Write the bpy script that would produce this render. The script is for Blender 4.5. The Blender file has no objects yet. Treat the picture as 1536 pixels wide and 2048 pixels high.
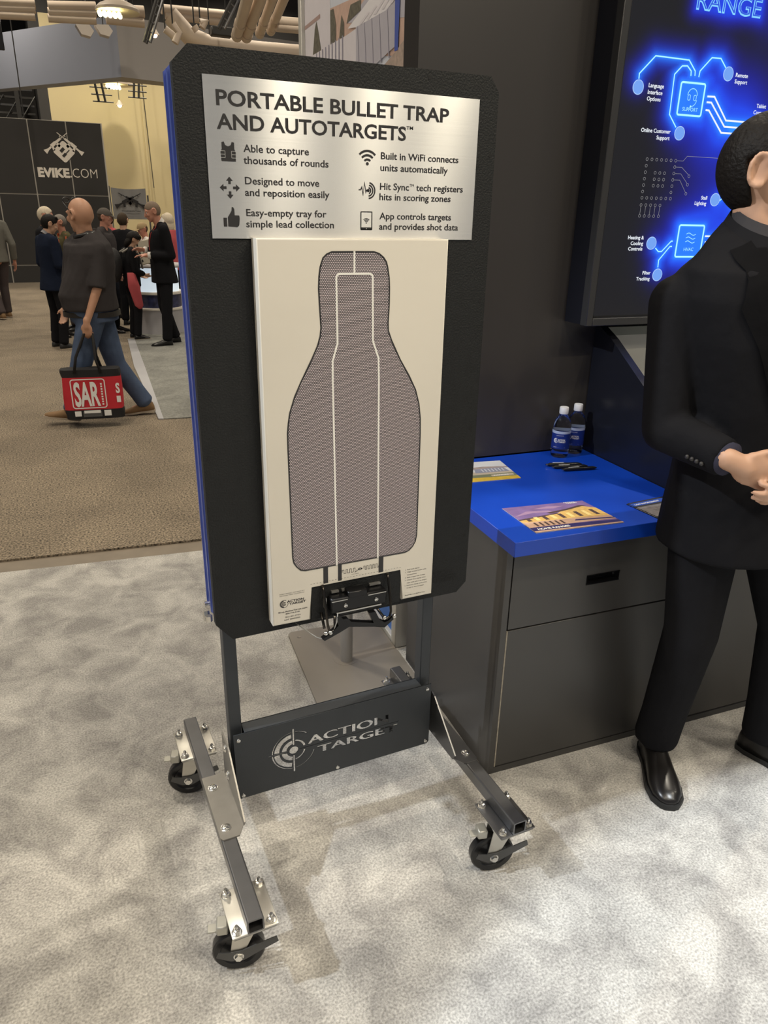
import bpy, bmesh, math, random
from mathutils import Vector, Matrix, Euler
random.seed(7)
C = bpy.context.scene.collection
S = bpy.context.scene
# ------------------------------------------------------------------ camera
CX, CY, CZ = -0.5859, -1.4402, 1.6433
YAW, PITCH, ROLL, FPX = 0.4366, 0.3873, 0.0201, 1456.43
_f = Vector((math.sin(YAW)*math.cos(PITCH), math.cos(YAW)*math.cos(PITCH), -math.sin(PITCH)))
_r0 = Vector((math.cos(YAW), -math.sin(YAW), 0)); _u0 = _r0.cross(_f)
_r = _r0*math.cos(ROLL) + _u0*math.sin(ROLL); _u = -_r0*math.sin(ROLL) + _u0*math.cos(ROLL)
cam = bpy.data.objects.new('camera', bpy.data.cameras.new('camera'))
C.objects.link(cam)
cam.matrix_world = Matrix(((_r.x, _u.x, -_f.x, CX), (_r.y, _u.y, -_f.y, CY), (_r.z, _u.z, -_f.z, CZ), (0, 0, 0, 1)))
cam.data.sensor_fit = 'VERTICAL'; cam.data.sensor_height = 36.0; cam.data.lens = FPX/2048*36.0
cam.data.clip_start = 0.05; cam.data.clip_end = 200
S.camera = cam
# ------------------------------------------------------------------ world, exposure, big lamps
w = bpy.data.worlds.new('hall_ambient'); S.world = w; w.use_nodes = True
w.node_tree.nodes['Background'].inputs[0].default_value = (0.92, 0.95, 1.0, 1)
w.node_tree.nodes['Background'].inputs[1].default_value = 0.16
S.view_settings.view_transform = 'Standard'; S.view_settings.look = 'None'
S.view_settings.exposure = 0.0; S.view_settings.gamma = 1.0; S.view_settings.use_curve_mapping = False

def area_light(name, loc, target, size, power, col, spread=math.pi):
    d = bpy.data.lights.new(name, 'AREA'); d.shape = 'DISK'; d.size = size; d.energy = power; d.color = col; d.spread = spread
    o = bpy.data.objects.new(name, d); C.objects.link(o); o.location = loc
    o.rotation_euler = (Vector(target)-Vector(loc)).to_track_quat('-Z', 'Y').to_euler()
    return o
WARM = (1.0, 0.89, 0.72)
for x, y in [(-6.5, -8.0), (-1.6, -8.2), (3.45, -8.0), (7.2, -13.0), (-5.6, -3.2), (-2.3, -3.4), (0.91, -3.4), (5.0, -3.2), (9.5, -3.2), (-5.6, 3.5), (-1.3, 3.2), (4.6, 3.5), (9.5, 3.5),
             (-6.2, 9.5), (-1.2, 9.5), (4.2, 9.5), (9.5, 9.5), (-6.2, 15.5), (-0.9, 15.0), (4.2, 15.5), (-1.0, 21.4), (2.6, 20.6), (6.5, 21.0)]:
    area_light('high_bay_lamp', (x, y, 8.6), (x, y, 0), 0.55, 230 if y > 18 else 125 if y > 0 else 95, WARM, math.radians(140))
# booth spots: cool one overhead in front, warm one from the right, left one added
def spot(name, loc, target, power, col, deg, blend=0.5, r=0.05):
    d = bpy.data.lights.new(name, 'SPOT'); d.energy = power; d.color = col; d.spot_size = math.radians(deg); d.spot_blend = blend; d.shadow_soft_size = r
    o = bpy.data.objects.new(name, d); C.objects.link(o); o.location = loc
    o.rotation_euler = (Vector(target)-Vector(loc)).to_track_quat('-Z', 'Y').to_euler()
    return o
spot('booth_cool_spot', (1.3, -2.3, 4.8), (1.02, -2.08, 0), 900, (0.80, 0.90, 1.0), 42.5, 0.12, 0.06)  # cone edge shaped to draw the border of the cool carpet zone
spot('added_left_spot', (-3.7, 0.42, 4.7), (1.5, -0.55, 0), 800, (0.90, 0.95, 1.0), 30, 0.5, 0.06)  # added to brighten the blue box side and cast the man's shadow
spot('booth_warm_spot', (3.2, 0.75, 4.8), (-0.9, 0.3, 0), 480, (1.0, 0.90, 0.74), 52, 0.8, 0.08)
for x in (0.99, 1.62, 2.18):      # three unseen lamps added to mirror as streaks in the brushed sign
    area_light('streak_lamp', (x, -2.6, 4.3), (0.1, 0.0, 1.7), 0.07, 2.7, (1.0, 0.88, 0.66), math.radians(60))
# ------------------------------------------------------------------ frames
BROT = -0.067
def W(p): return Vector(p)
def Bp(p):
    c, s = math.cos(BROT), math.sin(BROT)
    return Vector((c*p[0]-s*p[1], s*p[0]+c*p[1], p[2]))
def at(px, py, Y):
    """point of the hall on the vertical plane y = Y that the photograph shows at pixel px, py"""
    d = _f + _r*((px-768)/FPX) - _u*((py-1024)/FPX)
    return Vector((CX, CY, CZ)) + d*((Y-CY)/d.y)

# ------------------------------------------------------------------ materials
MATS = {}
def mat(name, col, rough=0.5, metal=0.0, noise=0.0, scale=20.0, bump=0.0, bscale=60.0, emis=None, estr=0.0, aniso=0.0, spec=0.5, coat=0.0, detail=3.0):
    if name in MATS: return MATS[name]
    m = bpy.data.materials.new(name); m.use_nodes = True; nt = m.node_tree; b = nt.nodes['Principled BSDF']
    b.inputs['Base Color'].default_value = (*col, 1); b.inputs['Roughness'].default_value = rough
    b.inputs['Metallic'].default_value = metal; b.inputs['Specular IOR Level'].default_value = spec
    b.inputs['Coat Weight'].default_value = coat
    tc = nt.nodes.new('ShaderNodeTexCoord')
    if noise > 0:
        n = nt.nodes.new('ShaderNodeTexNoise'); n.inputs['Scale'].default_value = scale; n.inputs['Detail'].default_value = detail
        r = nt.nodes.new('ShaderNodeMapRange'); r.inputs[3].default_value = 1-noise; r.inputs[4].default_value = 1+noise
        mx = nt.nodes.new('ShaderNodeVectorMath'); mx.operation = 'SCALE'; mx.inputs[0].default_value = col
        nt.links.new(tc.outputs['Object'], n.inputs['Vector']); nt.links.new(n.outputs['Fac'], r.inputs[0])
        nt.links.new(r.outputs[0], mx.inputs['Scale']); nt.links.new(mx.outputs[0], b.inputs['Base Color'])
    if bump > 0:
        n2 = nt.nodes.new('ShaderNodeTexNoise'); n2.inputs['Scale'].default_value = bscale; n2.inputs['Detail'].default_value = 4
        bp = nt.nodes.new('ShaderNodeBump'); bp.inputs['Strength'].default_value = bump; bp.inputs['Distance'].default_value = 0.01
        nt.links.new(tc.outputs['Object'], n2.inputs['Vector']); nt.links.new(n2.outputs['Fac'], bp.inputs['Height'])
        nt.links.new(bp.outputs[0], b.inputs['Normal'])
    if emis:
        b.inputs['Emission Color'].default_value = (*emis, 1); b.inputs['Emission Strength'].default_value = estr
    MATS[name] = m
    return m
def nodes(m): return m.node_tree, m.node_tree.nodes['Principled BSDF']

def carpet(name, ca, cb, big, speck, fine, bump, cc=None):
    """tufted carpet: large trodden patches, fine tuft speckle, bump"""
    m = bpy.data.materials.new(name); m.use_nodes = True; nt, b = nodes(m); L = nt.links.new
    tc = nt.nodes.new('ShaderNodeTexCoord')
    n1 = nt.nodes.new('ShaderNodeTexNoise'); n1.inputs['Scale'].default_value = big; n1.inputs['Detail'].default_value = 5; n1.inputs['Roughness'].default_value = 0.62
    n1.inputs['Distortion'].default_value = 0.5
    r1 = nt.nodes.new('ShaderNodeMapRange'); r1.inputs[1].default_value = 0.36; r1.inputs[2].default_value = 0.62
    mix = nt.nodes.new('ShaderNodeMix'); mix.data_type = 'RGBA'
    mix.inputs[6].default_value = (*cb, 1); mix.inputs[7].default_value = (*ca, 1)
    n2 = nt.nodes.new('ShaderNodeTexNoise'); n2.inputs['Scale'].default_value = fine; n2.inputs['Detail'].default_value = 3
    r2 = nt.nodes.new('ShaderNodeMapRange'); r2.inputs[1].default_value = 0.3; r2.inputs[2].default_value = 0.7; r2.inputs[3].default_value = 1-speck; r2.inputs[4].default_value = 1+speck
    sc = nt.nodes.new('ShaderNodeVectorMath'); sc.operation = 'SCALE'
    bp = nt.nodes.new('ShaderNodeBump'); bp.inputs['Strength'].default_value = bump; bp.inputs['Distance'].default_value = 0.004
    for n in (n1, n2): L(tc.outputs['Object'], n.inputs['Vector'])
    L(n1.outputs['Fac'], r1.inputs[0]); L(r1.outputs[0], mix.inputs[0]); L(n2.outputs['Fac'], r2.inputs[0])
    L(mix.outputs[2], sc.inputs[0]); L(r2.outputs[0], sc.inputs['Scale']); L(sc.outputs[0], b.inputs['Base Color'])
    L(n2.outputs['Fac'], bp.inputs['Height']); L(bp.outputs[0], b.inputs['Normal'])
    b.inputs['Roughness'].default_value = 0.95; b.inputs['Specular IOR Level'].default_value = 0.1
    b.inputs['Sheen Weight'].default_value = 0.15
    MATS[name] = m
    return m

M_booth_carpet = carpet('pale_grey_carpet', (0.50, 0.485, 0.455), (0.285, 0.275, 0.262), 6.0, 0.34, 170, 0.9)
M_aisle_carpet = carpet('brown_speckled_carpet', (0.225, 0.182, 0.130), (0.172, 0.139, 0.100), 1.6, 0.95, 95, 0.8)
M_rug = carpet('grey_green_carpet', (0.26, 0.26, 0.235), (0.18, 0.18, 0.165), 3.0, 0.25, 60, 0.4)
M_seam = mat('bare_hall_floor', (0.20, 0.165, 0.125), 0.5, 0, 0.25, 9)
M_rubber = mat('textured_black_rubber', (0.012, 0.013, 0.014), 0.6, 0, 0.2, 30, 0.35, 260, spec=0.28)
M_rubber_dark = mat('engraved_rubber', (0.004, 0.004, 0.005), 0.8)
M_blue_steel = mat('blue_painted_steel', (0.12, 0.165, 0.46), 0.28, 0.5, 0.08, 8, coat=0.5)
M_slate = mat('slate_powder_coat', (0.036, 0.041, 0.048), 0.42, 0.25, 0.06, 30, 0.05, 400)
M_bare_steel = mat('bare_grey_steel', (0.19, 0.19, 0.195), 0.33, 0.9, 0.18, 14)
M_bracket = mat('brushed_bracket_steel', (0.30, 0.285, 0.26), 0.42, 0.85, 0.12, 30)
M_zinc = mat('bright_zinc', (0.72, 0.71, 0.68), 0.22, 1.0, 0.06, 60)
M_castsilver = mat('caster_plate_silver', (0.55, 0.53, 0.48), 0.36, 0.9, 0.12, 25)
M_black = mat('satin_black', (0.012, 0.012, 0.014), 0.35, 0.0, 0.1, 20)
M_blacksteel = mat('black_painted_steel', (0.006, 0.006, 0.007), 0.35, 0.0, 0.1, 20, spec=0.3)
M_tyre = mat('black_caster_rubber', (0.011, 0.011, 0.012), 0.33, 0, 0.15, 30)
M_tube_in = mat('tube_shade_black', (0.006, 0.006, 0.007), 0.7)
M_ink = mat('black_print', (0.022, 0.021, 0.023), 0.5)
M_greyprint = mat('grey_print', (0.10, 0.10, 0.10), 0.6)
M_paper = mat('cream_target_paper', (0.68, 0.645, 0.575), 0.62, 0, 0.035, 6, 0.22, 5)
M_whiteprint = mat('white_print', (0.84, 0.83, 0.80), 0.55)
M_cab = mat('dark_grey_laminate', (0.050, 0.048, 0.047), 0.38, 0.0, 0.06, 4)
M_wallpanel = mat('charcoal_wall_panel', (0.046, 0.042, 0.040), 0.33, 0.0, 0.05, 3)
M_tvbox = mat('near_black_laminate', (0.010, 0.011, 0.017), 0.28, 0.0, 0.05, 4)
M_tvframe = mat('dark_grey_frame', (0.035, 0.035, 0.037), 0.4)
M_blue_top = mat('royal_blue_laminate', (0.003, 0.050, 0.44), 0.36, 0.0, 0.03, 5)
M_gap = mat('shadow_gap_black', (0.004, 0.004, 0.004), 0.8)
M_alu = mat('white_aluminium_frame', (0.62, 0.60, 0.55), 0.45, 0.2, 0.04, 10)
M_bluegraphic = mat('blue_graphic_fabric', (0.05, 0.18, 0.58), 0.5, 0, 0.04, 3)
M_baseplate = mat('taupe_steel_plate', (0.25, 0.225, 0.195), 0.45, 0.2, 0.06, 8)
M_post = mat('grey_post', (0.34, 0.325, 0.31), 0.35, 0.1, 0.04, 10)
M_lightpanel = mat('pale_back_panel', (0.60, 0.60, 0.57), 0.4, 0.2, 0.08, 8)
M_chrome = mat('chrome_wire', (0.6, 0.6, 0.6), 0.12, 1.0)
M_cable = mat('grey_cable', (0.30, 0.30, 0.29), 0.5)

# brushed aluminium of the sign: horizontal brushing, anisotropic
M_sign = bpy.data.materials.new('brushed_aluminium'); M_sign.use_nodes = True
nt, b = nodes(M_sign)
b.inputs['Metallic'].default_value = 1.0; b.inputs['Roughness'].default_value = 0.25
b.inputs['Anisotropic'].default_value = 1.0; b.inputs['Anisotropic Rotation'].default_value = 0.0
tc = nt.nodes.new('ShaderNodeTexCoord'); mp = nt.nodes.new('ShaderNodeMapping'); mp.inputs['Scale'].default_value = (3, 1, 900)
nn = nt.nodes.new('ShaderNodeTexNoise'); nn.inputs['Scale'].default_value = 1.0; nn.inputs['Detail'].default_value = 6
rr = nt.nodes.new('ShaderNodeMapRange'); rr.inputs[3].default_value = 0.66; rr.inputs[4].default_value = 0.84
cb = nt.nodes.new('ShaderNodeCombineColor')
tg = nt.nodes.new('ShaderNodeTangent'); tg.direction_type = 'UV_MAP'; tg.uv_map = 'brushing'
nt.links.new(tc.outputs['Object'], mp.inputs[0]); nt.links.new(mp.outputs[0], nn.inputs['Vector']); nt.links.new(nn.outputs['Fac'], rr.inputs[0])
for i in range(3): nt.links.new(rr.outputs[0], cb.inputs[i])
nt.links.new(cb.outputs[0], b.inputs['Base Color']); nt.links.new(tg.outputs[0], b.inputs['Tangent'])

# dotted target ink: hexagonal pattern of light dots on near-black
M_dots = bpy.data.materials.new('dotted_target_ink'); M_dots.use_nodes = True
nt, b = nodes(M_dots); L = nt.links.new
b.inputs['Roughness'].default_value = 0.6
tc = nt.nodes.new('ShaderNodeTexCoord'); sx = nt.nodes.new('ShaderNodeSeparateXYZ'); L(tc.outputs['Object'], sx.inputs[0])
def MN(op, a, bb=None, c=None):
    n = nt.nodes.new('ShaderNodeMath'); n.operation = op
    for i, v in enumerate((a, bb, c)):
        if v is None: continue
        if isinstance(v, (int, float)): n.inputs[i].default_value = v
        else: L(v, n.inputs[i])
    return n.outputs[0]
pitch_ = 0.00375; rowp = pitch_*0.866
def lattice(offx, offz):
    fx = MN('SUBTRACT', MN('FRACT', MN('ADD', MN('DIVIDE', sx.outputs[0], pitch_), offx+100)), 0.5)
    fz = MN('SUBTRACT', MN('FRACT', MN('ADD', MN('DIVIDE', sx.outputs[2], rowp*2), offz+100)), 0.5)
    dx = MN('MULTIPLY', fx, pitch_); dz = MN('MULTIPLY', fz, rowp*2)
    return MN('ADD', MN('MULTIPLY', dx, dx), MN('MULTIPLY', dz, dz))
d2 = MN('MINIMUM', lattice(0, 0), lattice(0.5, 0.5))
dot = MN('LESS_THAN', d2, (0.00125)**2)
mix = nt.nodes.new('ShaderNodeMix'); mix.data_type = 'RGBA'; L(dot, mix.inputs[0])
mix.inputs[6].default_value = (0.030, 0.024, 0.030, 1); mix.inputs[7].default_value = (0.62, 0.55, 0.58, 1)
L(mix.outputs[2], b.inputs['Base Color'])

# ------------------------------------------------------------------ mesh builder
class MB:
    def __init__(s): s.bm = bmesh.new(); s.mi = 0
    def _tag(s, faces):
        for f in faces: f.material_index = s.mi
    def poly(s, pts):
        f = s.bm.faces.new([s.bm.verts.new(p) for p in pts]); s._tag([f]); return s
    def box(s, a, b, bev=0.0, M=None, seg=1):
        x0, y0, z0 = a; x1, y1, z1 = b
        vs = [s.bm.verts.new(p) for p in ((x0,y0,z0),(x1,y0,z0),(x1,y1,z0),(x0,y1,z0),(x0,y0,z1),(x1,y0,z1),(x1,y1,z1),(x0,y1,z1))]
        fs = [s.bm.faces.new([vs[i] for i in q]) for q in ((0,3,2,1),(4,5,6,7),(0,1,5,4),(1,2,6,5),(2,3,7,6),(3,0,4,7))]
        s._tag(fs)
        if M is not None:
            for v in vs: v.co = M @ v.co
        if bev > 0:
            es = list({e for f in fs for e in f.edges})
            r = bmesh.ops.bevel(s.bm, geom=es, offset=bev, segments=seg, profile=0.5, affect='EDGES', clamp_overlap=True)
            s._tag(r['faces'])
        return s
    def prism(s, pts, off, cap=True):
        """pts: list of 3-D points of a planar polygon, off: extrusion vector"""
        off = Vector(off); a = [s.bm.verts.new(p) for p in pts]; c = [s.bm.verts.new(Vector(p)+off) for p in pts]
        n = len(pts); fs = []
        for i in range(n): fs.append(s.bm.faces.new((a[i], a[(i+1) % n], c[(i+1) % n], c[i])))
        if cap: fs += [s.bm.faces.new(a[::-1]), s.bm.faces.new(c)]
        s._tag(fs); return s
    def cyl(s, p0, p1, r0, r1=None, n=16, cap=True):
        r1 = r0 if r1 is None else r1
        p0, p1 = Vector(p0), Vector(p1); z = (p1-p0).normalized(); x = z.orthogonal().normalized(); y = z.cross(x)
        a = []; c = []
        for i in range(n):
            t = 2*math.pi*i/n; d = x*math.cos(t)+y*math.sin(t)
            a.append(s.bm.verts.new(p0+d*r0)); c.append(s.bm.verts.new(p1+d*r1))
        fs = [s.bm.faces.new((a[i], a[(i+1) % n], c[(i+1) % n], c[i])) for i in range(n)]
        if cap: fs += [s.bm.faces.new(a[::-1]), s.bm.faces.new(c)]
        s._tag(fs); return s
    def tube(s, path, r, n=8, close=False):
        path = [Vector(p) for p in path]; rings = []; k = len(path)
        for i, p in enumerate(path):
            t = (path[min(i+1, k-1)]-path[max(i-1, 0)]).normalized()
            if i == 0: x = t.orthogonal().normalized()
            else: x = (x - t*x.dot(t)).normalized()
            y = t.cross(x); rr = r[i] if isinstance(r, (list, tuple)) else r
            rings.append([s.bm.verts.new(p+(x*math.cos(2*math.pi*j/n)+y*math.sin(2*math.pi*j/n))*rr) for j in range(n)])
        fs = []
        for i in range(k-1):
            for j in range(n): fs.append(s.bm.faces.new((rings[i][j], rings[i][(j+1) % n], rings[i+1][(j+1) % n], rings[i+1][j])))
        fs += [s.bm.faces.new(rings[0][::-1]), s.bm.faces.new(rings[-1])]
        s._tag(fs); return s
    def lathe(s, prof, n=24, M=None, cap=True):
        """prof: (radius, height) pairs about +Z, mapped by M"""
        M = M or Matrix(); rings = []
        for r, h in prof:
            rings.append([s.bm.verts.new(M @ Vector((max(r, 1e-5)*math.cos(2*math.pi*i/n), max(r, 1e-5)*math.sin(2*math.pi*i/n), h))) for i in range(n)])
        fs = []
        for k in range(len(prof)-1):
            for i in range(n): fs.append(s.bm.faces.new((rings[k][i], rings[k][(i+1) % n], rings[k+1][(i+1) % n], rings[k+1][i])))
        if cap: fs += [s.bm.faces.new(rings[0][::-1]), s.bm.faces.new(rings[-1])]
        s._tag(fs); return s
    def ell(s, c, r, M3=None, u=16, v=10):
        r = (r, r, r) if isinstance(r, (int, float)) else r
        c = Vector(c); X, Y, Z = (M3.col[0], M3.col[1], M3.col[2]) if M3 else (Vector((1, 0, 0)), Vector((0, 1, 0)), Vector((0, 0, 1)))
        X, Y, Z = X*r[0], Y*r[1], Z*r[2]; rings = []
        top = s.bm.verts.new(c+Z); bot = s.bm.verts.new(c-Z)
        for k in range(1, v):
            ph = math.pi*k/v; sp, cp_ = math.sin(ph), math.cos(ph)
            rings.append([s.bm.verts.new(c + X*(sp*math.cos(2*math.pi*i/u)) + Y*(sp*math.sin(2*math.pi*i/u)) + Z*cp_) for i in range(u)])
        fs = []
        for i in range(u):
            j = (i+1) % u; fs.append(s.bm.faces.new((top, rings[0][i], rings[0][j]))); fs.append(s.bm.faces.new((bot, rings[-1][j], rings[-1][i])))
            for k in range(len(rings)-1): fs.append(s.bm.faces.new((rings[k][i], rings[k+1][i], rings[k+1][j], rings[k][j])))
        s._tag(fs); return s
    def cap(s, a, b, ra, rb, n=14):
        """tapered capsule"""
        s.ell(a, ra, u=n, v=8); s.ell(b, rb, u=n, v=8)
        if (Vector(a)-Vector(b)).length > 1e-4: s.cyl(a, b, ra, rb, n)
        return s
    def loft(s, rings):
        """closed loft of rings (lists of points, same count)"""
        vs = [[s.bm.verts.new(p) for p in r] for r in rings]; n = len(vs[0]); fs = []
        for k in range(len(vs)-1):
            for i in range(n): fs.append(s.bm.faces.new((vs[k][i], vs[k][(i+1) % n], vs[k+1][(i+1) % n], vs[k+1][i])))
        fs += [s.bm.faces.new(vs[0][::-1]), s.bm.faces.new(vs[-1])]
        s._tag(fs); return s
    def mesh(s, name, mats, smooth=False, recalc=True):
        me = bpy.data.meshes.new(name)
        if recalc: bmesh.ops.recalc_face_normals(s.bm, faces=s.bm.faces)
        s.bm.to_mesh(me); s.bm.free()
        for m in (mats if isinstance(mats, (list, tuple)) else [mats]): me.materials.append(m)
        if smooth:
            for p in me.polygons: p.use_smooth = True
            if smooth == 'auto': me.set_sharp_from_angle(angle=math.radians(38))
        return me

def link(name, me, parent=None):
    o = bpy.data.objects.new(name, me); C.objects.link(o)
    if parent is not None: o.parent = parent
    return o
def root_of(o):
    while o.parent is not None: o = o.parent
    return o
def part(name, mb, mats, parent, label=None, smooth='auto', kind=None, recalc=True):
    """mesh built in the coordinates of its thing's frame; parent is the thing or one of its parts"""
    me = mb if isinstance(mb, bpy.types.Mesh) else mb.mesh(name, mats, smooth, recalc)
    o = link(name, me, parent)
    if parent.type == 'EMPTY' and parent.parent is None: o.location = -Vector(parent['base'])
    if label: o['label'] = label
    if kind: o['kind'] = kind
    return o
def thing(name, label, cat, base, frame='W', group=None):
    o = bpy.data.objects.new(name, None); C.objects.link(o); o.empty_display_size = 0.1
    o['base'] = list(base); o.location = Bp(base) if frame == 'B' else Vector(base)
    if frame == 'B': o.rotation_euler = (0, 0, BROT)
    o['label'] = label; o['category'] = cat
    if group: o['group'] = group
    return o
def solo(name, mb, mats, label, cat, frame='W', smooth='auto', group=None, kind=None):
    o = link(name, mb.mesh(name, mats, smooth))
    if frame == 'B': o.rotation_euler = (0, 0, BROT)
    o['label'] = label; o['category'] = cat
    if group: o['group'] = group
    if kind: o['kind'] = kind
    return o
def struct(name, mb, mats, label, frame='W', parent=None, smooth=False):
    o = link(name, mb.mesh(name, mats, smooth), parent)
    if parent is None:
        o['kind'] = 'structure'; o['label'] = label; o['category'] = name.split('_')[0]
        if frame == 'B': o.rotation_euler = (0, 0, BROT)
    return o

# ------------------------------------------------------------------ flat print: 2-D shapes mapped onto a plane
_txt = {}
def text2d(body, bold=0.0):
    key = (body, bold)
    if key in _txt: return _txt[key]
    cu = bpy.data.curves.new('t', 'FONT'); cu.body = body; cu.size = 1.0; cu.offset = bold; cu.resolution_u = 3; cu.fill_mode = 'FRONT'
    o = bpy.data.objects.new('t', cu); C.objects.link(o)
    me = bpy.data.meshes.new_from_object(o)
    vs = [(v.co.x, v.co.y) for v in me.vertices]; fs = [tuple(p.vertices) for p in me.polygons]
    bpy.data.objects.remove(o); bpy.data.meshes.remove(me); bpy.data.curves.remove(cu)
    _txt[key] = (vs, fs)
    return vs, fs
_caph = {}
def caph(bold):
    if bold not in _caph: _caph[bold] = max(v[1] for v in text2d('H', bold)[0])
    return _caph[bold]
class Flat:
    """print on a plane: origin o, axes u and v, normal n; layers lift by a fraction of a millimetre"""
    def __init__(s, o, u, v, lift=0.0006):
        s.o, s.u, s.v = Vector(o), Vector(u).normalized(), Vector(v).normalized(); s.n = s.u.cross(s.v); s.lift = lift
        s.V = []; s.F = []; s.M = []
    def p(s, a, b, k=1): return s.o + s.u*a + s.v*b + s.n*(s.lift*k)
    def add(s, pts, faces, m=0, k=1):
        i0 = len(s.V); s.V += [s.p(a, b, k) for a, b in pts]; s.F += [tuple(i+i0 for i in f) for f in faces]; s.M += [m]*len(faces)
    def text(s, body, x0, z, w=None, h=0.01, m=0, bold=0.0, k=1, align='L', slant=0.0):
        vs, fs = text2d(body, bold); ch = caph(bold); xm = min(a for a, _ in vs); xM = max(a for a, _ in vs)
        sy = h/ch; sx_ = sy if w is None else w/(xM-xm)
        W_ = (xM-xm)*sx_; dx = {'L': 0, 'C': -W_/2, 'R': -W_}[align]
        s.add([(x0+dx+(a-xm)*sx_+slant*c*sy, z+c*sy) for a, c in vs], fs, m, k)
    def poly(s, pts, m=0, k=1): s.add(pts, [tuple(range(len(pts)))], m, k)
    def rect(s, x0, z0, x1, z1, m=0, k=1): s.poly([(x0, z0), (x1, z0), (x1, z1), (x0, z1)], m, k)
    def line(s, pts, wd, m=0, k=1, close=False):
        P = [pts[0]]
        for p in pts[1:]:
            if math.hypot(p[0]-P[-1][0], p[1]-P[-1][1]) > 1e-7: P.append(p)
        if close and math.hypot(P[0][0]-P[-1][0], P[0][1]-P[-1][1]) < 1e-7: P.pop()
        n = len(P); h = wd*0.5; Lf = []; Rt = []
        for i in range(n):
            d = []
            for j0, j1 in ((i-1, i), (i, i+1)):
                if not close and (j0 < 0 or j1 >= n): continue
                a, c = P[j0 % n], P[j1 % n]; l = math.hypot(c[0]-a[0], c[1]-a[1]); d.append(((c[0]-a[0])/l, (c[1]-a[1])/l))
            nx_, nz_ = -sum(q[1] for q in d), sum(q[0] for q in d); l = math.hypot(nx_, nz_) or 1; nx_ /= l; nz_ /= l
            co = max(0.35, -nx_*d[0][1]+nz_*d[0][0]); e = h/co
            Lf.append((P[i][0]+nx_*e, P[i][1]+nz_*e)); Rt.append((P[i][0]-nx_*e, P[i][1]-nz_*e))
        fs = [(i, n+i, n+(i+1) % n, (i+1) % n) for i in range(n if close else n-1)]
        s.add(Lf+Rt, fs, m, k)
    def disc(s, x, z, r, m=0, k=1, n=20): s.poly([(x+r*math.cos(2*math.pi*i/n), z+r*math.sin(2*math.pi*i/n)) for i in range(n)], m, k)
    def ring(s, x, z, r, wd, m=0, k=1, a0=0, a1=360, n=24, r2=None):
        r2 = r-wd if r2 is None else r2
        A = [math.radians(a0+(a1-a0)*i/n) for i in range(n+1)]
        for i in range(n):
            a, c = A[i], A[i+1]
            s.poly([(x+r2*math.cos(a), z+r2*math.sin(a)), (x+r*math.cos(a), z+r*math.sin(a)), (x+r*math.cos(c), z+r*math.sin(c)), (x+r2*math.cos(c), z+r2*math.sin(c))], m, k)
    def rrect(s, x0, z0, x1, z1, r, wd, m=0, k=1):
        pts = rr_pts(x0, z0, x1, z1, r); s.line(pts, wd, m, k, close=True)
    def build(s, name, mats, parent, label=None):
        me = bpy.data.meshes.new(name); me.from_pydata([tuple(v) for v in s.V], [], s.F)
        for m in (mats if isinstance(mats, (list, tuple)) else [mats]): me.materials.append(m)
        me.polygons.foreach_set('material_index', s.M); me.update()
        return part(name, me, None, parent, label)
def rr_pts(x0, z0, x1, z1, r, n=5):
    out = []
    for cx, cz, a in ((x1-r, z1-r, 0), (x0+r, z1-r, 90), (x0+r, z0+r, 180), (x1-r, z0+r, 270)):
        out += [(cx+r*math.cos(math.radians(a+90*i/n)), cz+r*math.sin(math.radians(a+90*i/n))) for i in range(n+1)]
    return out
def crosshair_logo(F, cx, cz, R, m=0, k=1, thin=0.06):
    """the booth's round sight emblem: split bull's-eye with cross hairs"""
    F.ring(cx, cz, R, R*thin, m, k, 55, 180); F.ring(cx, cz, R, R*thin, m, k, 180, 375)
    F.ring(cx, cz, R*0.86, R*0.24, m, k, 95, 265)
    F.ring(cx, cz, R*0.50, R*0.17, m, k, 20, 350)
    F.disc(cx, cz, R*0.17, m, k)

# ================================================================== SETTING
mb = MB(); mb.poly([(-14, -9, 0), (14, -9, 0), (14, 2.2, 0), (0.72, 2.00, 0), (0.0, 2.085, 0), (-14, 3.80, 0)])
struct('floor', mb, M_booth_carpet, 'pale grey booth carpet with trodden footprints under the stand')
mb = MB(); mb.box((-14, 1.9, -0.02), (14, 40, -0.012))
struct('trim_1', mb, M_seam, 'bare brown floor strip between the two carpets')
mb = MB(); mb.prism([(-14, 3.95, -0.011), (0.0, 2.235, -0.011), (14, 0.55+1.9, -0.011), (14, 40, -0.011), (-14, 40, -0.011)], (0, 0, 0.011))
struct('floor.001', mb, M_aisle_carpet, 'brown speckled aisle carpet of the hall')
mb = MB(); mb.prism([(0.245, 4.80, 0.001), (3.6, 4.35, 0.001), (4.6, 11.5, 0.001), (0.75, 11.5, 0.001), (0.55, 9.2, 0.001), (0.42, 7.3, 0.001)], (0, 0, 0.008))
struct('floor.002', mb, M_rug, 'grey green carpet of the booth across the aisle')
mb = MB(); M_edge = mat('pale_carpet_edge', (0.46, 0.46, 0.48), 0.35)
mb.prism([(0.205, 4.81, 0.001), (0.245, 4.80, 0.001), (0.42, 7.3, 0.001), (0.55, 9.2, 0.001), (0.46, 9.2, 0.001), (0.30, 7.2, 0.001)], (0, 0, 0.010))
struct('trim_2', mb, M_edge, 'shiny pale edge of the grey green carpet')

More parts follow.
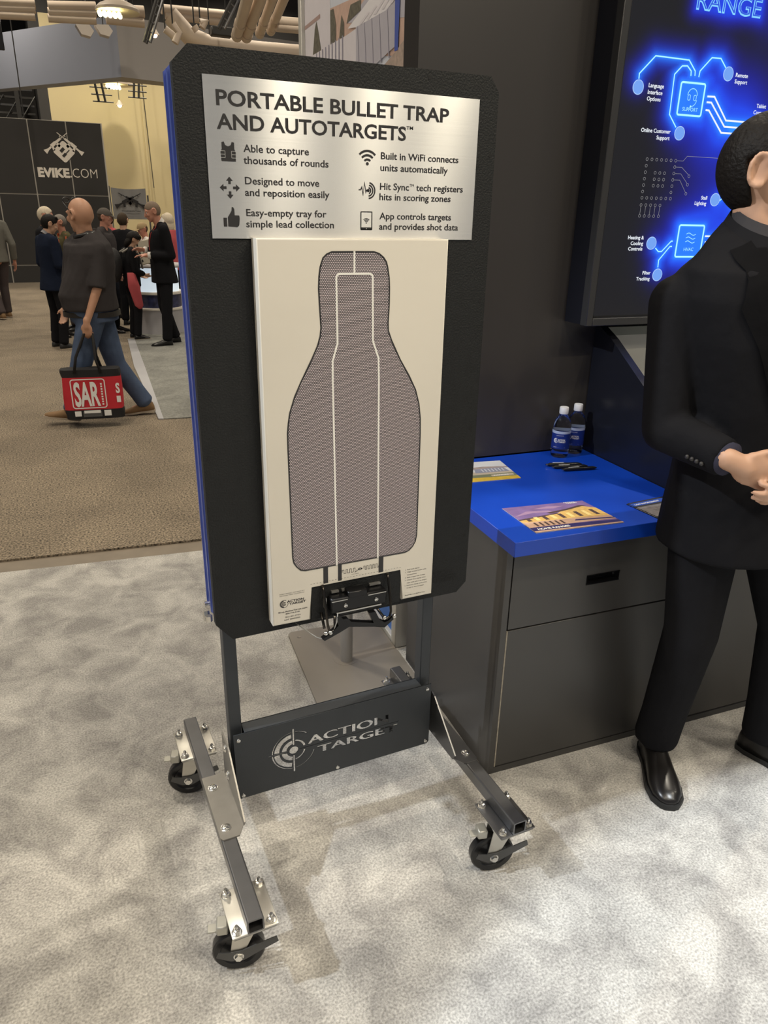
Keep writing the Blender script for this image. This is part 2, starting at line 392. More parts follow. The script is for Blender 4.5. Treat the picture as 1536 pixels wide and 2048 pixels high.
# hall shell --------------------------------------------------------
M_yellow = mat('warm_cream_wall', (0.56, 0.47, 0.27), 0.8, 0, 0.04, 0.6)
M_soffit = mat('blue_grey_soffit', (0.29, 0.31, 0.38), 0.7, 0, 0.05, 0.8)
M_soffit2 = mat('grey_soffit', (0.33, 0.31, 0.30), 0.7, 0, 0.05, 0.8)
M_darkceil = mat('dark_hall_ceiling', (0.035, 0.033, 0.032), 0.8, 0, 0.2, 0.5)
M_pipe = mat('cream_pipe', (0.66, 0.54, 0.43), 0.55, 0, 0.12, 1.5)
M_truss = mat('dark_steel_truss', (0.06, 0.058, 0.056), 0.5, 0.4)
mb = MB(); mb.box((0.52, 24.0, 0), (30, 24.3, 6.6)); mb.box((3.05, 23.96, 0), (3.09, 24.0, 6.6))
struct('wall_far', mb, M_yellow, 'cream far wall of the hall')
mb = MB(); mb.box((-16, 27.0, 0), (0.52, 27.3, 9.5))
struct('wall_far_left', mb, M_darkceil, 'dark back of house opening beyond the far wall')
mb = MB(); mb.box((0.52, 24.0, 6.6), (30, 24.3, 9.5))
struct('wall_far_upper', mb, M_darkceil, 'upper part of the far wall, coloured dark where the lamps do not reach')  # unlit top of the wall put into a dark colour
mb = MB(); mb.box((0.24, 24.0, 0), (0.52, 26.9, 9.5))
struct('wall_far_return', mb, M_darkceil, 'dark return of the far wall opening')
mb = MB(); mb.box((-16, -12, 9.5), (30, 28, 9.7))
struct('ceiling', mb, M_darkceil, 'dark hall ceiling high above the pipes')
zb, zt = 4.5, 5.72
mb = MB(); mb.prism([(-6.2, 30.0, zb), (-0.694, 22.548, zb), (1.926, 18.86, zb), (1.95, 19.6, zb), (-6.2, 30.6, zb)], (0, 0, zt-zb))
struct('trim_3', mb, M_soffit, 'blue grey bulkhead hanging from the hall ceiling')
mb = MB(); mb.prism([(1.926, 18.86, zb), (2.93, 18.96, zb-0.02), (9.0, 19.6, zb-0.02), (9.0, 20.2, zb), (1.95, 19.6, zb)], (0, 0, zt-zb))
struct('trim_4', mb, M_soffit2, 'grey bulkhead beside the blue grey one')
# rack of steel beams in the dark opening
t = thing('steel_rack', 'dark steel racking in the opening left of the cream wall', 'rack', (-1.5, 25.5, 0))
for k in range(7):
    mb = MB(); z = 4.0+0.21*k; mb.box((-3.0, 25.4, z), (0.15, 25.5, z+0.055)); part('beam', mb, M_truss if k % 2 else M_bare_steel, t)
for x in (-2.6, -1.4, -0.35):
    mb = MB(); mb.box((x, 25.3, 0.02), (x+0.12, 25.6, 5.6)); part('upright', mb, M_truss, t)
for k in range(6):
    mb = MB(); x = -2.4+0.42*k; mb.cyl((x, 25.35, 4.0), (x+0.5, 25.35, 4.7), 0.02, n=6); part('brace', mb, M_zinc, t)

# pipes under the ceiling -------------------------------------------
def pipe(name, label, pts, r, group=None, m=M_pipe, collars=()):
    t = thing(name, label, 'pipe', pts[0], group=group)
    mb = MB(); mb.tube(pts, r, 14); part('pipe_run', mb, m, t)
    for k in collars:
        a, b = Vector(pts[0]), Vector(pts[-1]); p = a.lerp(b, k); d = (b-a).normalized()*0.10
        mb = MB(); mb.cyl(p-d, p+d, r*1.14, n=14); part('collar', mb, m, t)
    return t
Yp = 15.6
def pz(px, py, Y=Yp): return at(px, py, Y)
hp = [((-30, 3), (70, 8), 0.085), ((-30, 15), (70, 18), 0.075), ((-30, 28), (70, 33), 0.07),
      ((96, 12), (192, 14), 0.085), ((96, 24), (192, 27), 0.075), ((96, 36), (192, 41), 0.07)]
for i, (a, bq, r) in enumerate(hp):
    pipe('ceiling_pipe', 'cream horizontal pipe of the ' + ('left' if i < 3 else 'middle') + ' bundle under the hall ceiling, ' + ('top', 'middle', 'bottom')[i % 3] + ' one of three',
         [pz(*a), pz(*bq)], r, 'cream horizontal pipes')
for i, (a, bq, r) in enumerate([((212, 20), (288, 24), 0.10), ((212, 38), (288, 46), 0.085), ((322, 18), (452, 30), 0.085), ((330, 30), (440, 44), 0.07)]):
    pipe('ceiling_pipe', ('upper cream pipe right of the upper hall lamp', 'lower cream pipe right of the upper hall lamp', 'upper cream pipe right of the hanging truss', 'lower cream pipe right of the hanging truss')[i], [pz(*a), pz(*bq)], r)
for i, (a, bq, r) in enumerate([((556, 44), (640, 50), 0.10), ((552, 54), (640, 62), 0.085)]):
    pipe('ceiling_pipe', ('upper', 'lower')[i]+' short cream pipe meeting the picture wall', [pz(*a, 12.0), pz(*bq, 12.0)], r*0.8)
def hanger(t, p, r=0.012):
    mb = MB(); mb.cyl(p, (p[0], p[1], 9.48), r, n=6); part('hanger_rod', mb, M_truss, t)
# big duct
mb = MB(); Yd = 14.4; M_duct = M_pipe
mb.tube([at(340, 30, Yd), at(378, 72, Yd), at(420, 90, Yd), at(520, 102, Yd), at(640, 112, Yd)], 0.16, 16)
t = thing('air_duct', 'wide cream air duct running behind the top of the stand', 'duct', at(340, 30, Yd)); part('duct_run', mb, M_duct, t)
hanger(t, at(420, 88, Yd)); hanger(t, at(600, 108, Yd))
# four pipes running overhead towards the booth
for i, (a, bq) in enumerate([((474, 70), (500, 8)), ((493, 72), (528, 8)), ((520, 66), (552, 8)), ((542, 60), (576, 8))]):
    p0 = at(*a, 12.6); p1 = at(bq[0], bq[1]-30, 10.4)
    pipe('overhead_pipe', ('first', 'second', 'third', 'fourth')[i]+' from the left of the four slanting cream pipes with collars', [p0, p0.lerp(p1, 0.5), p1], (0.085, 0.085, 0.07, 0.07)[i], 'slanting overhead pipes', collars=(0.02, 0.26))
# elbows left of the duct
for i, pts in enumerate([[(330, 58), (345, 70), (352, 82)], [(345, 48), (358, 66), (350, 86)], [(388, 52), (394, 62), (392, 58)], [(400, 44), (412, 42), (404, 56)]]):
    t = pipe('pipe_elbow', ('lower left cream pipe elbow beside the duct', 'second cream pipe elbow beside the duct', 'third small cream pipe elbow above the duct', 'right small cream pipe elbow above the duct')[i], [pz(*q, 13.6 if i != 1 else 13.2) for q in pts], 0.06); hanger(t, pz(*pts[0], 13.6 if i != 1 else 13.2))
# hanging truss posts
for i, (a, bq, wd) in enumerate([((318, -20), (288, 84), 0.10), ((478, -30), (436, 56), 0.11)]):
    t = thing('hanging_truss', ('dark steel truss hanging above the left edge of the stand', 'slanting steel truss above the middle of the stand')[i], 'truss', pz(*a, 13.0))
    p0, p1 = pz(*a, 13.0), pz(*bq, 13.0); s_ = Vector((wd, 0, 0))
    for k, o_ in enumerate((s_*0, s_, Vector((wd*0.5, wd, 0)))):
        mb = MB(); mb.cyl(p0+o_, p1+o_, 0.022, n=8); part('chord', mb, (M_truss, M_bare_steel)[k % 2], t)
    for k in range(6):
        q = p0.lerp(p1, (k+0.5)/6); mb = MB(); mb.cyl(q, q+s_+(p1-p0)*0.08, 0.012, n=6); part('lacing', mb, M_bare_steel, t)
# dark hooded lamp above the duct
mb = MB(); q = pz(448, 68, 13.9); mb.box(q-Vector((0.24, 0.1, 0.05)), q+Vector((0.14, 0.1, 0.10)), 0.02)
t = thing('hanging_unit', 'dark box unit hanging under the slanting truss', 'fixture', q); part('box', mb, M_truss, t); hanger(t, q + Vector((0.05, 0, 0.08)))
# two white boxes on the bulkhead edge
for i, px in enumerate((170, 208)):
    q = at(px, 58, 18.0); mb = MB(); mb.prism([q+Vector((-0.18, 0, 0.07)), q+Vector((0.10, 0, 0.09)), q+Vector((0.18, 0, -0.02)), q+Vector((0.10, 0, -0.13)), q+Vector((-0.08, 0, -0.10))], (0, 0.25, 0))
    t = thing('loudspeaker', ('left', 'right')[i]+' small white loudspeaker on the bulkhead edge', 'speaker', q, group='white loudspeakers'); part('cabinet', mb, mat('white_plastic', (0.62, 0.56, 0.50), 0.5), t); hanger(t, q + Vector((0, 0.12, 0.05)))
# thin hanging cables in front of the bulkhead
for i, (a, bq) in enumerate([((14, -5), (48, 236)), ((276, 100), (308, 376))]):
    Yc = 17.9 if i == 0 else 23.8; p0 = at(*a, Yc); p1 = at(*bq, Yc); mb = MB(); mb.tube([p1 + (p0-p1)*((9.49-p1.z)/(p0.z-p1.z)), p0, p1], 0.012, 6)
    solo('hanging_cable', mb, M_truss, ('thin dark cable in front of the blue grey bulkhead', 'thin cable down the cream far wall')[i], 'cable')
# dark sign edge at far left
mb = MB(); q = at(0, 80, 12.0); mb.box(q+Vector((-1.2, 0, -0.12)), q+Vector((0.045, 0.06, 0.28)), 0.01)
solo('hanging_sign', mb, M_black, 'edge of a black hanging sign at the far left', 'sign')
# high bay lamps in view
M_lamp = mat('lamp_glow', (1, 0.95, 0.6), 0.5, emis=(1.0, 0.92, 0.42), estr=14)
M_housing = mat('lamp_housing', (0.50, 0.42, 0.34), 0.5)
for i, (px, py, Y) in enumerate([(220, 24, 13.6), (227, 171, 22.8)]):
    q = at(px, py, Y); sc = 1.0 if i == 0 else 1.15
    t = thing('high_bay_light', ('upper', 'lower')[i]+' glaring high bay lamp under the ceiling', 'lamp', q, group='high bay lamps in view')
    mb = MB(); mb.lathe([(0.05, 0.20), (0.10, 0.19), (0.30*sc, 0.10), (0.36*sc, 0.04), (0.36*sc, 0.0), (0.30*sc, 0.0)], 20, Matrix.Translation(q+Vector((0.14, 0.12, 0.03)))); part('housing', mb, M_housing, t)
    for a in range(5):
        for c in range(2):
            mb = MB(); mb.ell(q+Vector((-0.17+0.078*a, -0.10*c, -0.02-0.05*c)), 0.036*sc, u=8, v=6); part('lamp_lens', mb, M_lamp, t, smooth=True)
    mb = MB(); mb.cyl(q+Vector((0.14, 0.12, 0.2)), Vector((q.x+0.14, q.y+0.12, 9.46)), 0.012, n=6); part('stem', mb, M_truss, t)
for i, (px, py, Y) in enumerate([(239, 208, 22.5), (309, 66, 17.0)]):
    q = at(px, py, Y); t = thing('pendant_light', ('small bright pendant lamp in front of the cream wall', 'small bright pendant lamp on the hanging truss')[i], 'lamp', q)
    mb = MB(); mb.lathe([(0.02, 0.10), (0.05, 0.05), (0.10, -0.03)], 12, Matrix.Translation(q)); part('shade', mb, M_housing, t)
    mb = MB(); mb.ell(q+Vector((0, 0, -0.03)), 0.06, u=8, v=6); part('bulb', mb, mat('warm_bulb', (1, 0.8, 0.6), 0.5, emis=(1, 0.72, 0.5), estr=5), t, smooth=True)
    mb = MB(); mb.cyl(q+Vector((0, 0, 0.1)), Vector((q.x, q.y, 9.46)), 0.008, n=6); part('cord', mb, M_truss, t)
# ladders of cable tray hanging in front of the cream wall
for i, (a, bq, wd) in enumerate([((188, 160), (198, 203), 0.16), ((268, 158), (268, 195), 0.12)]):
    t = thing('cable_ladder', ('left', 'right')[i]+' dark ladder bracket hanging before the cream wall', 'ladder', at(*a, 22.0))
    p0, p1 = at(*a, 21.2), at(*bq, 21.2)
    for o_ in (Vector((0, 0, 0)), Vector((wd, 0, 0))):
        mb = MB(); mb.cyl(p0+o_, p1+o_, 0.028, n=6); part('rail', mb, M_truss, t)
    hanger(t, p0, 0.02)
    for k in range(4):
        q = p0.lerp(p1, k/3); mb = MB(); mb.cyl(q+Vector((-0.15, 0, 0)), q+Vector((wd+0.2, 0, 0)), 0.015, n=6); part('rung', mb, M_truss, t)

# black exhibitor wall ------------------------------------------------
M_evpanel = mat('charcoal_fabric_panel', (0.036, 0.034, 0.033), 0.8, 0, 0.06, 3)
M_evseam = mat('pale_panel_seam', (0.52, 0.49, 0.44), 0.6)
M_evwhite = mat('cream_sign_vinyl', (0.80, 0.74, 0.66), 0.6)
t = thing('display_wall', 'black panelled exhibitor wall with a white crossed rifle emblem', 'display wall', (0, 18.6, 0))
xs = [-4.22, -3.42, -2.62, -1.83, -1.035, -0.24, 0.555, 1.315]; zs = [0.0, 0.39, 1.935, 3.475]
for i in range(len(xs)-1):
    for k in range(3):
        mb = MB(); mb.box((xs[i]+0.012, 18.5, zs[k]+(0.012 if k else 0)), (xs[i+1]-0.012, 18.54, zs[k+1]-0.012)); part('panel', mb, M_evpanel, t)
mb = MB(); mb.box((xs[0], 18.512, 0.0), (xs[-1]+0.02, 18.60, 3.475)); part('seam_frame', mb, M_evseam, t)
F = Flat((0, 18.499, 0), (1, 0, 0), (0, 0, 1), 0.004)
F.text('EVIKE', -0.165, 2.313, 0.672, 0.190, 0, 0.055); F.rect(0.515, 2.313, 0.55, 2.345); F.text('COM', 0.575, 2.313, 0.535, 0.190, 0, -0.012)
# emblem: rounded rotated square with two slots and two crossed rifles
cx, cz = 0.452, 2.845; cs = math.cos(math.radians(45)); a = 0.175
def rot45(x, z): return (cx+(x-z)*cs, cz+(x+z)*cs*0.97)
outer = [rot45(x, z) for x, z in rr_pts(-0.175, -0.175, 0.175, 0.175, 0.05)]
F.poly(outer, 0)
F.poly([rot45(x, z) for x, z in ((-0.055, 0.02), (0.055, 0.02), (0.055, 0.085), (-0.055, 0.085))], 1, 2)
F.poly([rot45(x, z) for x, z in ((-0.10, -0.075), (0.0, -0.075), (0.0, -0.020), (-0.10, -0.020))], 1, 2)
F.poly([rot45(x, z) for x, z in ((0.0, -0.060), (0.11, -0.060), (0.11, -0.040), (0.0, -0.040))], 1, 2)
def rifle(F, tip, butt, flip, m, k=1, s=1.0):
    tx, tz = tip; bx, bz = butt; l = math.hypot(bx-tx, bz-tz); ux, uz = (bx-tx)/l, (bz-tz)/l; nx, nz = -uz*flip, ux*flip
    def q(a, b): return (tx+ux*l*a+nx*l*b, tz+uz*l*a+nz*l*b)
    F.poly([q(0, -.012), q(.30, -.014), q(.30, .014), q(0, .012)][::1], m, k)
    F.poly([q(.28, -.035), q(.52, -.045), q(.52, .04), q(.28, .03)], m, k)
    F.poly([q(.52, -.06), q(.72, -.06), q(.74, .05), q(.52, .05)], m, k)
    F.poly([q(.72, -.02), q(.86, -.02), q(1.0, -.07), q(1.0, .09), q(.86, .045), q(.72, .035)], m, k)
    F.poly([q(.66, .05), q(.73, .05), q(.77, .15), q(.69, .16)], m, k)
    F.poly([q(.46, .03), q(.56, .03), q(.53, .18), q(.45, .16)], m, k)
    F.poly([q(.12, .01), q(.15, .01), q(.14, .06), q(.12, .06)], m, k)
rifle(F, (0.56, 3.235), (0.05, 2.83), 1, 0); rifle(F, (0.345, 3.235), (0.855, 2.82), -1, 0)
F.build('emblem_lettering', [M_evwhite, M_evpanel], t, 'cream wall lettering and crossed rifle emblem')

# grey banner with crossed rifles -----------------------------------
M_bannergrey = mat('grey_banner_cloth', (0.27, 0.27, 0.275), 0.8, 0, 0.08, 2)
t = thing('wall_banner', 'grey cloth banner with two black crossed rifles on the cream wall', 'banner', (1.9, 20.0, 1.4))
mb = MB()
for i in range(12):
    for k in range(8):
        def bp(i, k):
            x = 1.52+0.86*i/12; z = 2.165-0.75*k/8
            return (x, 20.0+0.025*math.sin(i*1.7+k*0.3)*(1-k/9), z-0.03*math.sin(math.pi*i/12)*(1 if k == 0 else 0))
        mb.poly([bp(i, k+1), bp(i+1, k+1), bp(i+1, k), bp(i, k)])
bmesh.ops.remove_doubles(mb.bm, verts=mb.bm.verts, dist=1e-4)
part('cloth', mb, M_bannergrey, t, smooth=True)
F = Flat((0, 19.96, 0), (1, 0, 0), (0, 0, 1), 0.004)
rifle(F, (1.68, 2.04), (2.33, 1.72), -1, 0); rifle(F, (2.24, 2.04), (1.59, 1.72), 1, 0)
F.text('STANDARD MANUFACTURING', 1.73, 1.60, 0.47, 0.026, 0, 0.04); F.rect(1.86, 1.545, 2.16, 1.553, 1)
F.build('banner_print', [M_ink, M_greyprint], t)
mb = MB(); mb.box((1.46, 20.0, 0.0), (1.50, 20.04, 2.2)); mb.box((2.40, 20.0, 0.0), (2.44, 20.04, 2.0)); part('banner_frame', mb, M_bare_steel, t)

# round white demo counter across the aisle --------------------------
M_drum = mat('lavender_counter_skirt', (0.50, 0.48, 0.50), 0.5, 0, 0.03, 6)
t = thing('demo_counter', 'round pale demo counter with a printed band and lit shelf across the aisle', 'counter', (1.0, 9.78, 0.009))
TR = Matrix.Translation((1.0, 9.78, 0.009))
mb = MB(); mb.lathe([(0.33, 0), (0.34, 0.32), (0.345, 0.33), (0.0, 0.33)], 32, TR); part('skirt', mb, M_drum, t, smooth='auto')
mb = MB(); mb.lathe([(0.36, 0.33), (0.365, 0.345), (0.36, 0.36), (0, 0.36)], 32, TR); part('lower_rim', mb, M_evwhite, t)
mb = MB(); mb.lathe([(0.325, 0.36), (0.325, 0.54), (0, 0.54)], 32, TR); part('printed_band', mb, mat('navy_print_band', (0.035, 0.04, 0.10), 0.3, 0, 0.9, 24), t)
mb = MB(); mb.lathe([(0.35, 0.54), (0.355, 0.56), (0.35, 0.575), (0, 0.575)], 32, TR); part('middle_rim', mb, M_evwhite, t)
mb = MB(); mb.lathe([(0.30, 0.575), (0.30, 0.90), (0, 0.90)], 32, TR); part('lit_shelf', mb, mat('lit_shelf_panel', (0.75, 0.82, 0.86), 0.4, emis=(0.75, 0.88, 1.0), estr=0.55), t)
mb = MB(); mb.lathe([(0.40, 0.90), (0.41, 0.92), (0.40, 0.94), (0, 0.94)], 32, TR); part('counter_top', mb, M_drum, t)

# ================================================================== BOOTH
# lightbox wall with the picture (faces -x)
t = thing('lightbox_wall', 'freestanding picture wall with a pale frame and a photo of grey containers', 'display wall', (0.56, 1.5, 0), 'B')
mb = MB(); mb.box((0.505, 0.895, 0.0), (0.64, 2.20, 3.0)); part('core', mb, M_cab, t)
mb = MB()
for a, c in (((0.486, 0.885, 0.0), (0.655, 0.931, 3.0)), ((0.486, 2.161, 0.0), (0.655, 2.207, 3.0)), ((0.486, 0.931, 2.955), (0.655, 2.161, 3.0)), ((0.486, 0.931, 0.0), (0.655, 2.161, 0.03))):
    mb.box(a, c, 0.003)
part('frame', mb, M_alu, t)
F = Flat((0.505, 0, 0), (0, -1, 0), (0, 0, 1), 0.0006)   # u runs towards the viewer (-y)
PM = [mat('print_sky', (0.725, 0.754, 0.841), 0.5), mat('print_white_wall', (0.812, 0.768, 0.812), 0.5, 0, 0.06, 12), mat('print_tree', (0.15, 0.135, 0.10), 0.6, 0, 0.7, 70), mat('print_container', (0.551, 0.529, 0.594), 0.5, 0, 0.06, 20), mat('print_rib', (0.362, 0.341, 0.420), 0.5), mat('print_ridge', (0.899, 0.870, 0.900), 0.5),
      mat('print_blue', (0.087, 0.131, 0.478), 0.5), mat('print_ground', (0.464, 0.362, 0.304), 0.6, 0, 0.45, 60), mat('print_pink', (0.652, 0.450, 0.362), 0.6, 0, 0.25, 30), mat('print_stripe', (0.478, 0.334, 0.304), 0.5), M_bluegraphic]
def B2(pts, m, k): F.poly([(-y, z) for y, z in pts], m, k)
B2([(2.161, 0.03), (0.931, 0.03), (0.931, 1.0), (2.161, 1.0)], 10, 1)
B2([(2.161, 1.0), (0.931, 1.0), (0.931, 1.95), (2.161, 1.95)], 7, 1)
B2([(2.161, 1.95), (0.931, 1.95), (0.931, 2.955), (2.161, 2.955)], 0, 1)
B2([(2.161, 1.95), (1.78, 1.95), (1.78, 2.955), (2.161, 2.955)], 1, 2)
B2([(1.78, 2.22), (0.931, 2.10), (0.931, 2.40), (1.45, 2.36), (1.78, 2.39)], 8, 2)
B2([(1.56, 2.30), (0.931, 2.20), (0.931, 2.33), (1.33, 2.34)], 3, 3)
B2([(2.161, 2.40), (1.92, 2.40), (1.92, 2.385), (2.161, 2.386)], 9, 3)
for pts in ([(2.04, 2.26), (2.0, 2.36), (1.974, 2.385), (1.945, 2.34), (1.90, 2.25)], [(1.775, 2.26), (1.777, 2.383), (1.733, 2.38), (1.70, 2.32), (1.705, 2.25)], [(1.66, 2.27), (1.632, 2.34), (1.60, 2.31), (1.60, 2.26)], [(1.57, 2.30), (1.523, 2.35), (1.406, 2.342), (1.406, 2.31)]): B2(pts, 2, 4)
B2([(2.05, 2.272), (1.80, 2.268), (1.5675, 2.263), (1.45, 2.264), (1.45, 1.96), (2.05, 1.96)], 1, 5)
B2([(1.4572, 2.268), (1.1506, 2.259), (1.05, 2.272), (1.05, 2.146), (1.11, 2.139), (1.40, 2.10), (1.45, 2.00)], 3, 6)
B2([(1.4572, 2.268), (1.1506, 2.259), (1.076, 2.2715), (1.317, 2.322), (1.55, 2.281)], 5, 6)
for k in range(5):
    y = 1.44-0.075*k; B2([(y, 2.268-0.002*k), (y-0.004, 2.268-0.002*k), (y-0.02, 2.12), (y-0.03, 2.12)], 4, 7)
    B2([(y-0.02, 2.272), (y-0.12, 2.29+0.004*k), (y-0.13, 2.284+0.004*k), (y-0.045, 2.266)], 1, 7)
for k in range(9):
    y = 1.98-0.045*k; B2([(y, 2.27), (y-0.012, 2.27), (y-0.012, 2.15), (y, 2.15)], 4, 7)
B2([(1.072, 2.40), (1.02, 2.40), (1.035, 2.13), (1.065, 2.13)], 6, 8)
B2([(1.20, 1.95), (0.931, 1.95), (0.931, 2.16), (1.00, 2.145), (1.058, 2.128), (1.19, 2.10)], 7, 7)
F.build('picture', PM, t, 'printed picture with trees and grey containers')

# gray booth wall behind the counter
mb = MB(); mb.box((0.456, 0.762, 0.835), (3.6, 0.875, 3.2)); mb.box((0.545, 0.80, 0.0), (3.6, 0.875, 0.835))
struct('wall_back', mb, M_wallpanel, 'charcoal booth wall behind the blue counter', 'B')

# counter cabinet ----------------------------------------------------
cabx1 = 1.215
t = thing('drawer_cabinet', 'dark grey counter cabinet with one drawer over one door', 'cabinet', (0.86, 0.43, 0), 'B')
mb = MB(); mb.box((0.497, 0.108, 0.0), (cabx1, 0.795, 0.784), 0.0015)
bmesh.ops.delete(mb.bm, geom=[f for f in mb.bm.faces if f.normal.y < -0.9 and f.calc_area() > 0.1], context='FACES')
part('carcass', mb, M_cab, t, recalc=False)
mb = MB(); mb.box((0.497, 0.108, 0.0), (0.516, 0.130, 0.784)); mb.box((cabx1-0.02, 0.108, 0.0), (cabx1, 0.130, 0.784)); mb.box((0.516, 0.108, 0.0), (cabx1-0.02, 0.130, 0.022)); mb.box((0.516, 0.108, 0.776), (cabx1-0.02, 0.130, 0.784)); part('face_frame', mb, M_cab, t)
mb = MB(); mb.box((0.516, 0.128, 0.022), (cabx1-0.02, 0.134, 0.776)); part('gap_shade_sheet', mb, M_gap, t)  # black sheet behind the fronts, stands in for shade in the gaps
dz0, dz1, hx0, hx1, hz0, hz1 = 0.528, 0.772, 0.775, 0.893, 0.632, 0.664
mb = MB()
X = [0.5205, hx0, hx1, cabx1-0.0235]; Z = [dz0, hz0, hz1, dz1]
for i in range(3):
    for k in range(3):
        if i == 1 and k == 1: continue
        mb.box((X[i], 0.108, Z[k]), (X[i+1], 0.126, Z[k+1]))
d = part('drawer', mb, M_cab, t)
mb = MB()
mb.prism([(hx0, 0.1075, hz1), (hx0, 0.1075, hz0), (hx0+0.004, 0.122, hz0+0.004), (hx0+0.004, 0.122, hz1-0.002)], (0.003, 0, 0))
mb.prism([(hx1, 0.1075, hz1), (hx1, 0.1075, hz0), (hx1-0.004, 0.122, hz0+0.004), (hx1-0.004, 0.122, hz1-0.002)], (-0.003, 0, 0))
mb.prism([(hx0, 0.106, hz0), (hx0, 0.106, hz0+0.004), (hx0, 0.126, hz0+0.010), (hx0, 0.126, hz0)], (hx1-hx0, 0, 0))
mb.box((hx0, 0.122, hz0), (hx1, 0.126, hz1)); mb.box((hx0, 0.106, hz1-0.002), (hx1, 0.126, hz1))
part('recessed_pull', mb, mat('glossy_black_pull', (0.006, 0.006, 0.007), 0.12), d, 'glossy black recessed drawer pull')
mb = MB(); mb.box((0.5215, 0.108, 0.026), (cabx1-0.0235, 0.126, 0.5225), 0.001); dr = part('door', mb, M_cab, t)
mb = MB(); mb.box((0.5165, 0.107, 0.026), (0.5210, 0.112, 0.5225)); part('edge_band', mb, mat('worn_pale_edge', (0.30, 0.27, 0.22), 0.6, 0, 0.5, 60), dr, 'pale worn edge of the door')
t = thing('side_cabinet', 'dark grey plain fronted cabinet to the right of the drawer cabinet', 'cabinet', (1.9, 0.43, 0), 'B')
mb = MB(); mb.box((cabx1+0.003, 0.112, 0.0), (2.7, 0.755, 0.76), 0.0015); part('carcass', mb, M_cab, t)
mb = MB(); mb.box((cabx1+0.003, 0.104, 0.0), (2.7, 0.112, 0.022)); part('base_rail', mb, M_tvframe, t)
mb = MB(); mb.box((cabx1+0.01, 0.106, 0.026), (1.95, 0.112, 0.755), 0.001); part('front_panel', mb, M_cab, t)
mb = MB(); mb.box((1.955, 0.106, 0.026), (2.695, 0.112, 0.755), 0.001); part('front_panel', mb, M_cab, t)
mb = MB(); mb.box((0.4895, 0.062, 0.787), (1.177, 0.758, 0.8313), 0.0012)
solo('counter_top', mb, M_blue_top, 'royal blue laminate worktop on the drawer cabinet', 'worktop', 'B')
# slanted side cheek and pale back panel under the screen
mb = MB(); mb.prism([(1.180, 0.130, 0.786), (1.180, 0.757, 0.786), (1.180, 0.757, 1.302), (1.180, 0.66, 1.256), (1.180, 0.30, 1.030), (1.180, 0.130, 0.925)], (0.030, 0, 0))
solo('side_cheek', mb, M_tvbox, 'near black slanted side panel standing at the end of the blue worktop', 'panel', 'B', smooth=False)
t = thing('back_panel', 'pale panel under the screen behind the black suited man', 'panel', (1.8, 0.74, 0.80), 'B')
mb = MB(); mb.box((1.215, 0.740, 0.80), (2.70, 0.758, 1.255)); part('sheet', mb, M_lightpanel, t)
mb = MB(); mb.box((1.215, 0.733, 1.255), (2.70, 0.758, 1.285)); part('top_strip', mb, mat('greenish_strip', (0.30, 0.32, 0.29), 0.5), t)

# screen ----------------------------------------------------------------
t = thing('wall_screen', 'large black framed touch screen with glowing blue circuit diagram', 'screen', (1.9, 0.7, 1.307), 'B')
sx0, sx1, sz0, sz1 = 1.044, 2.76, 1.307, 2.42
mb = MB(); mb.box((sx0+0.002, 0.645, sz0+0.002), (sx1-0.002, 0.758, sz1-0.002)); part('housing', mb, M_tvbox, t)
fw = 0.026
mb = MB()
mb.box((sx0, 0.630, sz0), (sx0+fw, 0.665, sz1), 0.002); mb.box((sx1-fw, 0.630, sz0), (sx1, 0.665, sz1), 0.002)
mb.box((sx0+fw, 0.630, sz0), (sx1-fw, 0.665, sz0+fw), 0.002); mb.box((sx0+fw, 0.630, sz1-fw), (sx1-fw, 0.665, sz1), 0.002)
part('frame', mb, M_tvframe, t)
mb = MB(); mb.box((sx0+fw, 0.639, sz0+fw), (sx0+fw+0.007, 0.6445, sz1-fw)); mb.box((sx0+fw, 0.639, sz0+fw), (sx1-fw, 0.6445, sz0+fw+0.007)); part('inner_bezel', mb, M_black, t)
lang = [(1.1358, 2.0418), (1.135, 2.0558), (1.1867, 2.1062), (1.3149, 2.1048), (1.3444, 2.0776), (1.3461, 2.0646)]
online = [(1.3028, 1.919), (1.2701, 1.9534), (1.2671, 2.0633), (1.2918, 2.0875), (1.3115, 2.089), (1.3288, 2.0764), (1.3305, 2.0635)]
remote = [(1.362, 2.0622), (1.3632, 2.079), (1.402, 2.118), (1.4374, 2.1186), (1.4628, 2.0951)]
supb = [(1.2985, 2.045), (1.3935, 2.045), (1.3935, 1.955), (1.2985, 1.955)]
hvb = [(1.3805, 1.630), (1.487, 1.630), (1.487, 1.529), (1.3805, 1.529)]
buses = [[(1.408, 2.012), (1.437, 2.013), (1.50, 1.949), (1.75, 1.949)], [(1.409, 1.996), (1.428, 1.996), (1.4977, 1.931), (1.75, 1.931)], [(1.410, 1.974), (1.4236, 1.9736), (1.4886, 1.913), (1.75, 1.913)]]
hv1 = [(1.2931, 1.557), (1.3074, 1.5457), (1.3209, 1.5458), (1.355, 1.579), (1.3615, 1.579)]; hv2 = [(1.3155, 1.495), (1.3145, 1.5184), (1.353, 1.562), (1.3616, 1.5623)]
hvr = [[(1.496, 1.596), (1.75, 1.596)], [(1.500, 1.577), (1.75, 1.577)]]
stall = [(1.5333, 1.7097), (1.5526, 1.7253), (1.60, 1.7253)]; stall2 = [(1.556, 1.73), (1.60, 1.685), (1.70, 1.64)]
title = [(1.30, 2.25), (1.57, 2.25)]
segs = []
for pl, st in [(lang, 1), (online, 1), (remote, 1), (supb+supb[:1], 1.25), (hvb+hvb[:1], 1.25), (hv1, .9), (hv2, .9), (stall, .9), (stall2, .9)]+[(q, 1.1) for q in buses+hvr]:
    segs += [(pl[i], pl[i+1], st) for i in range(len(pl)-1)]
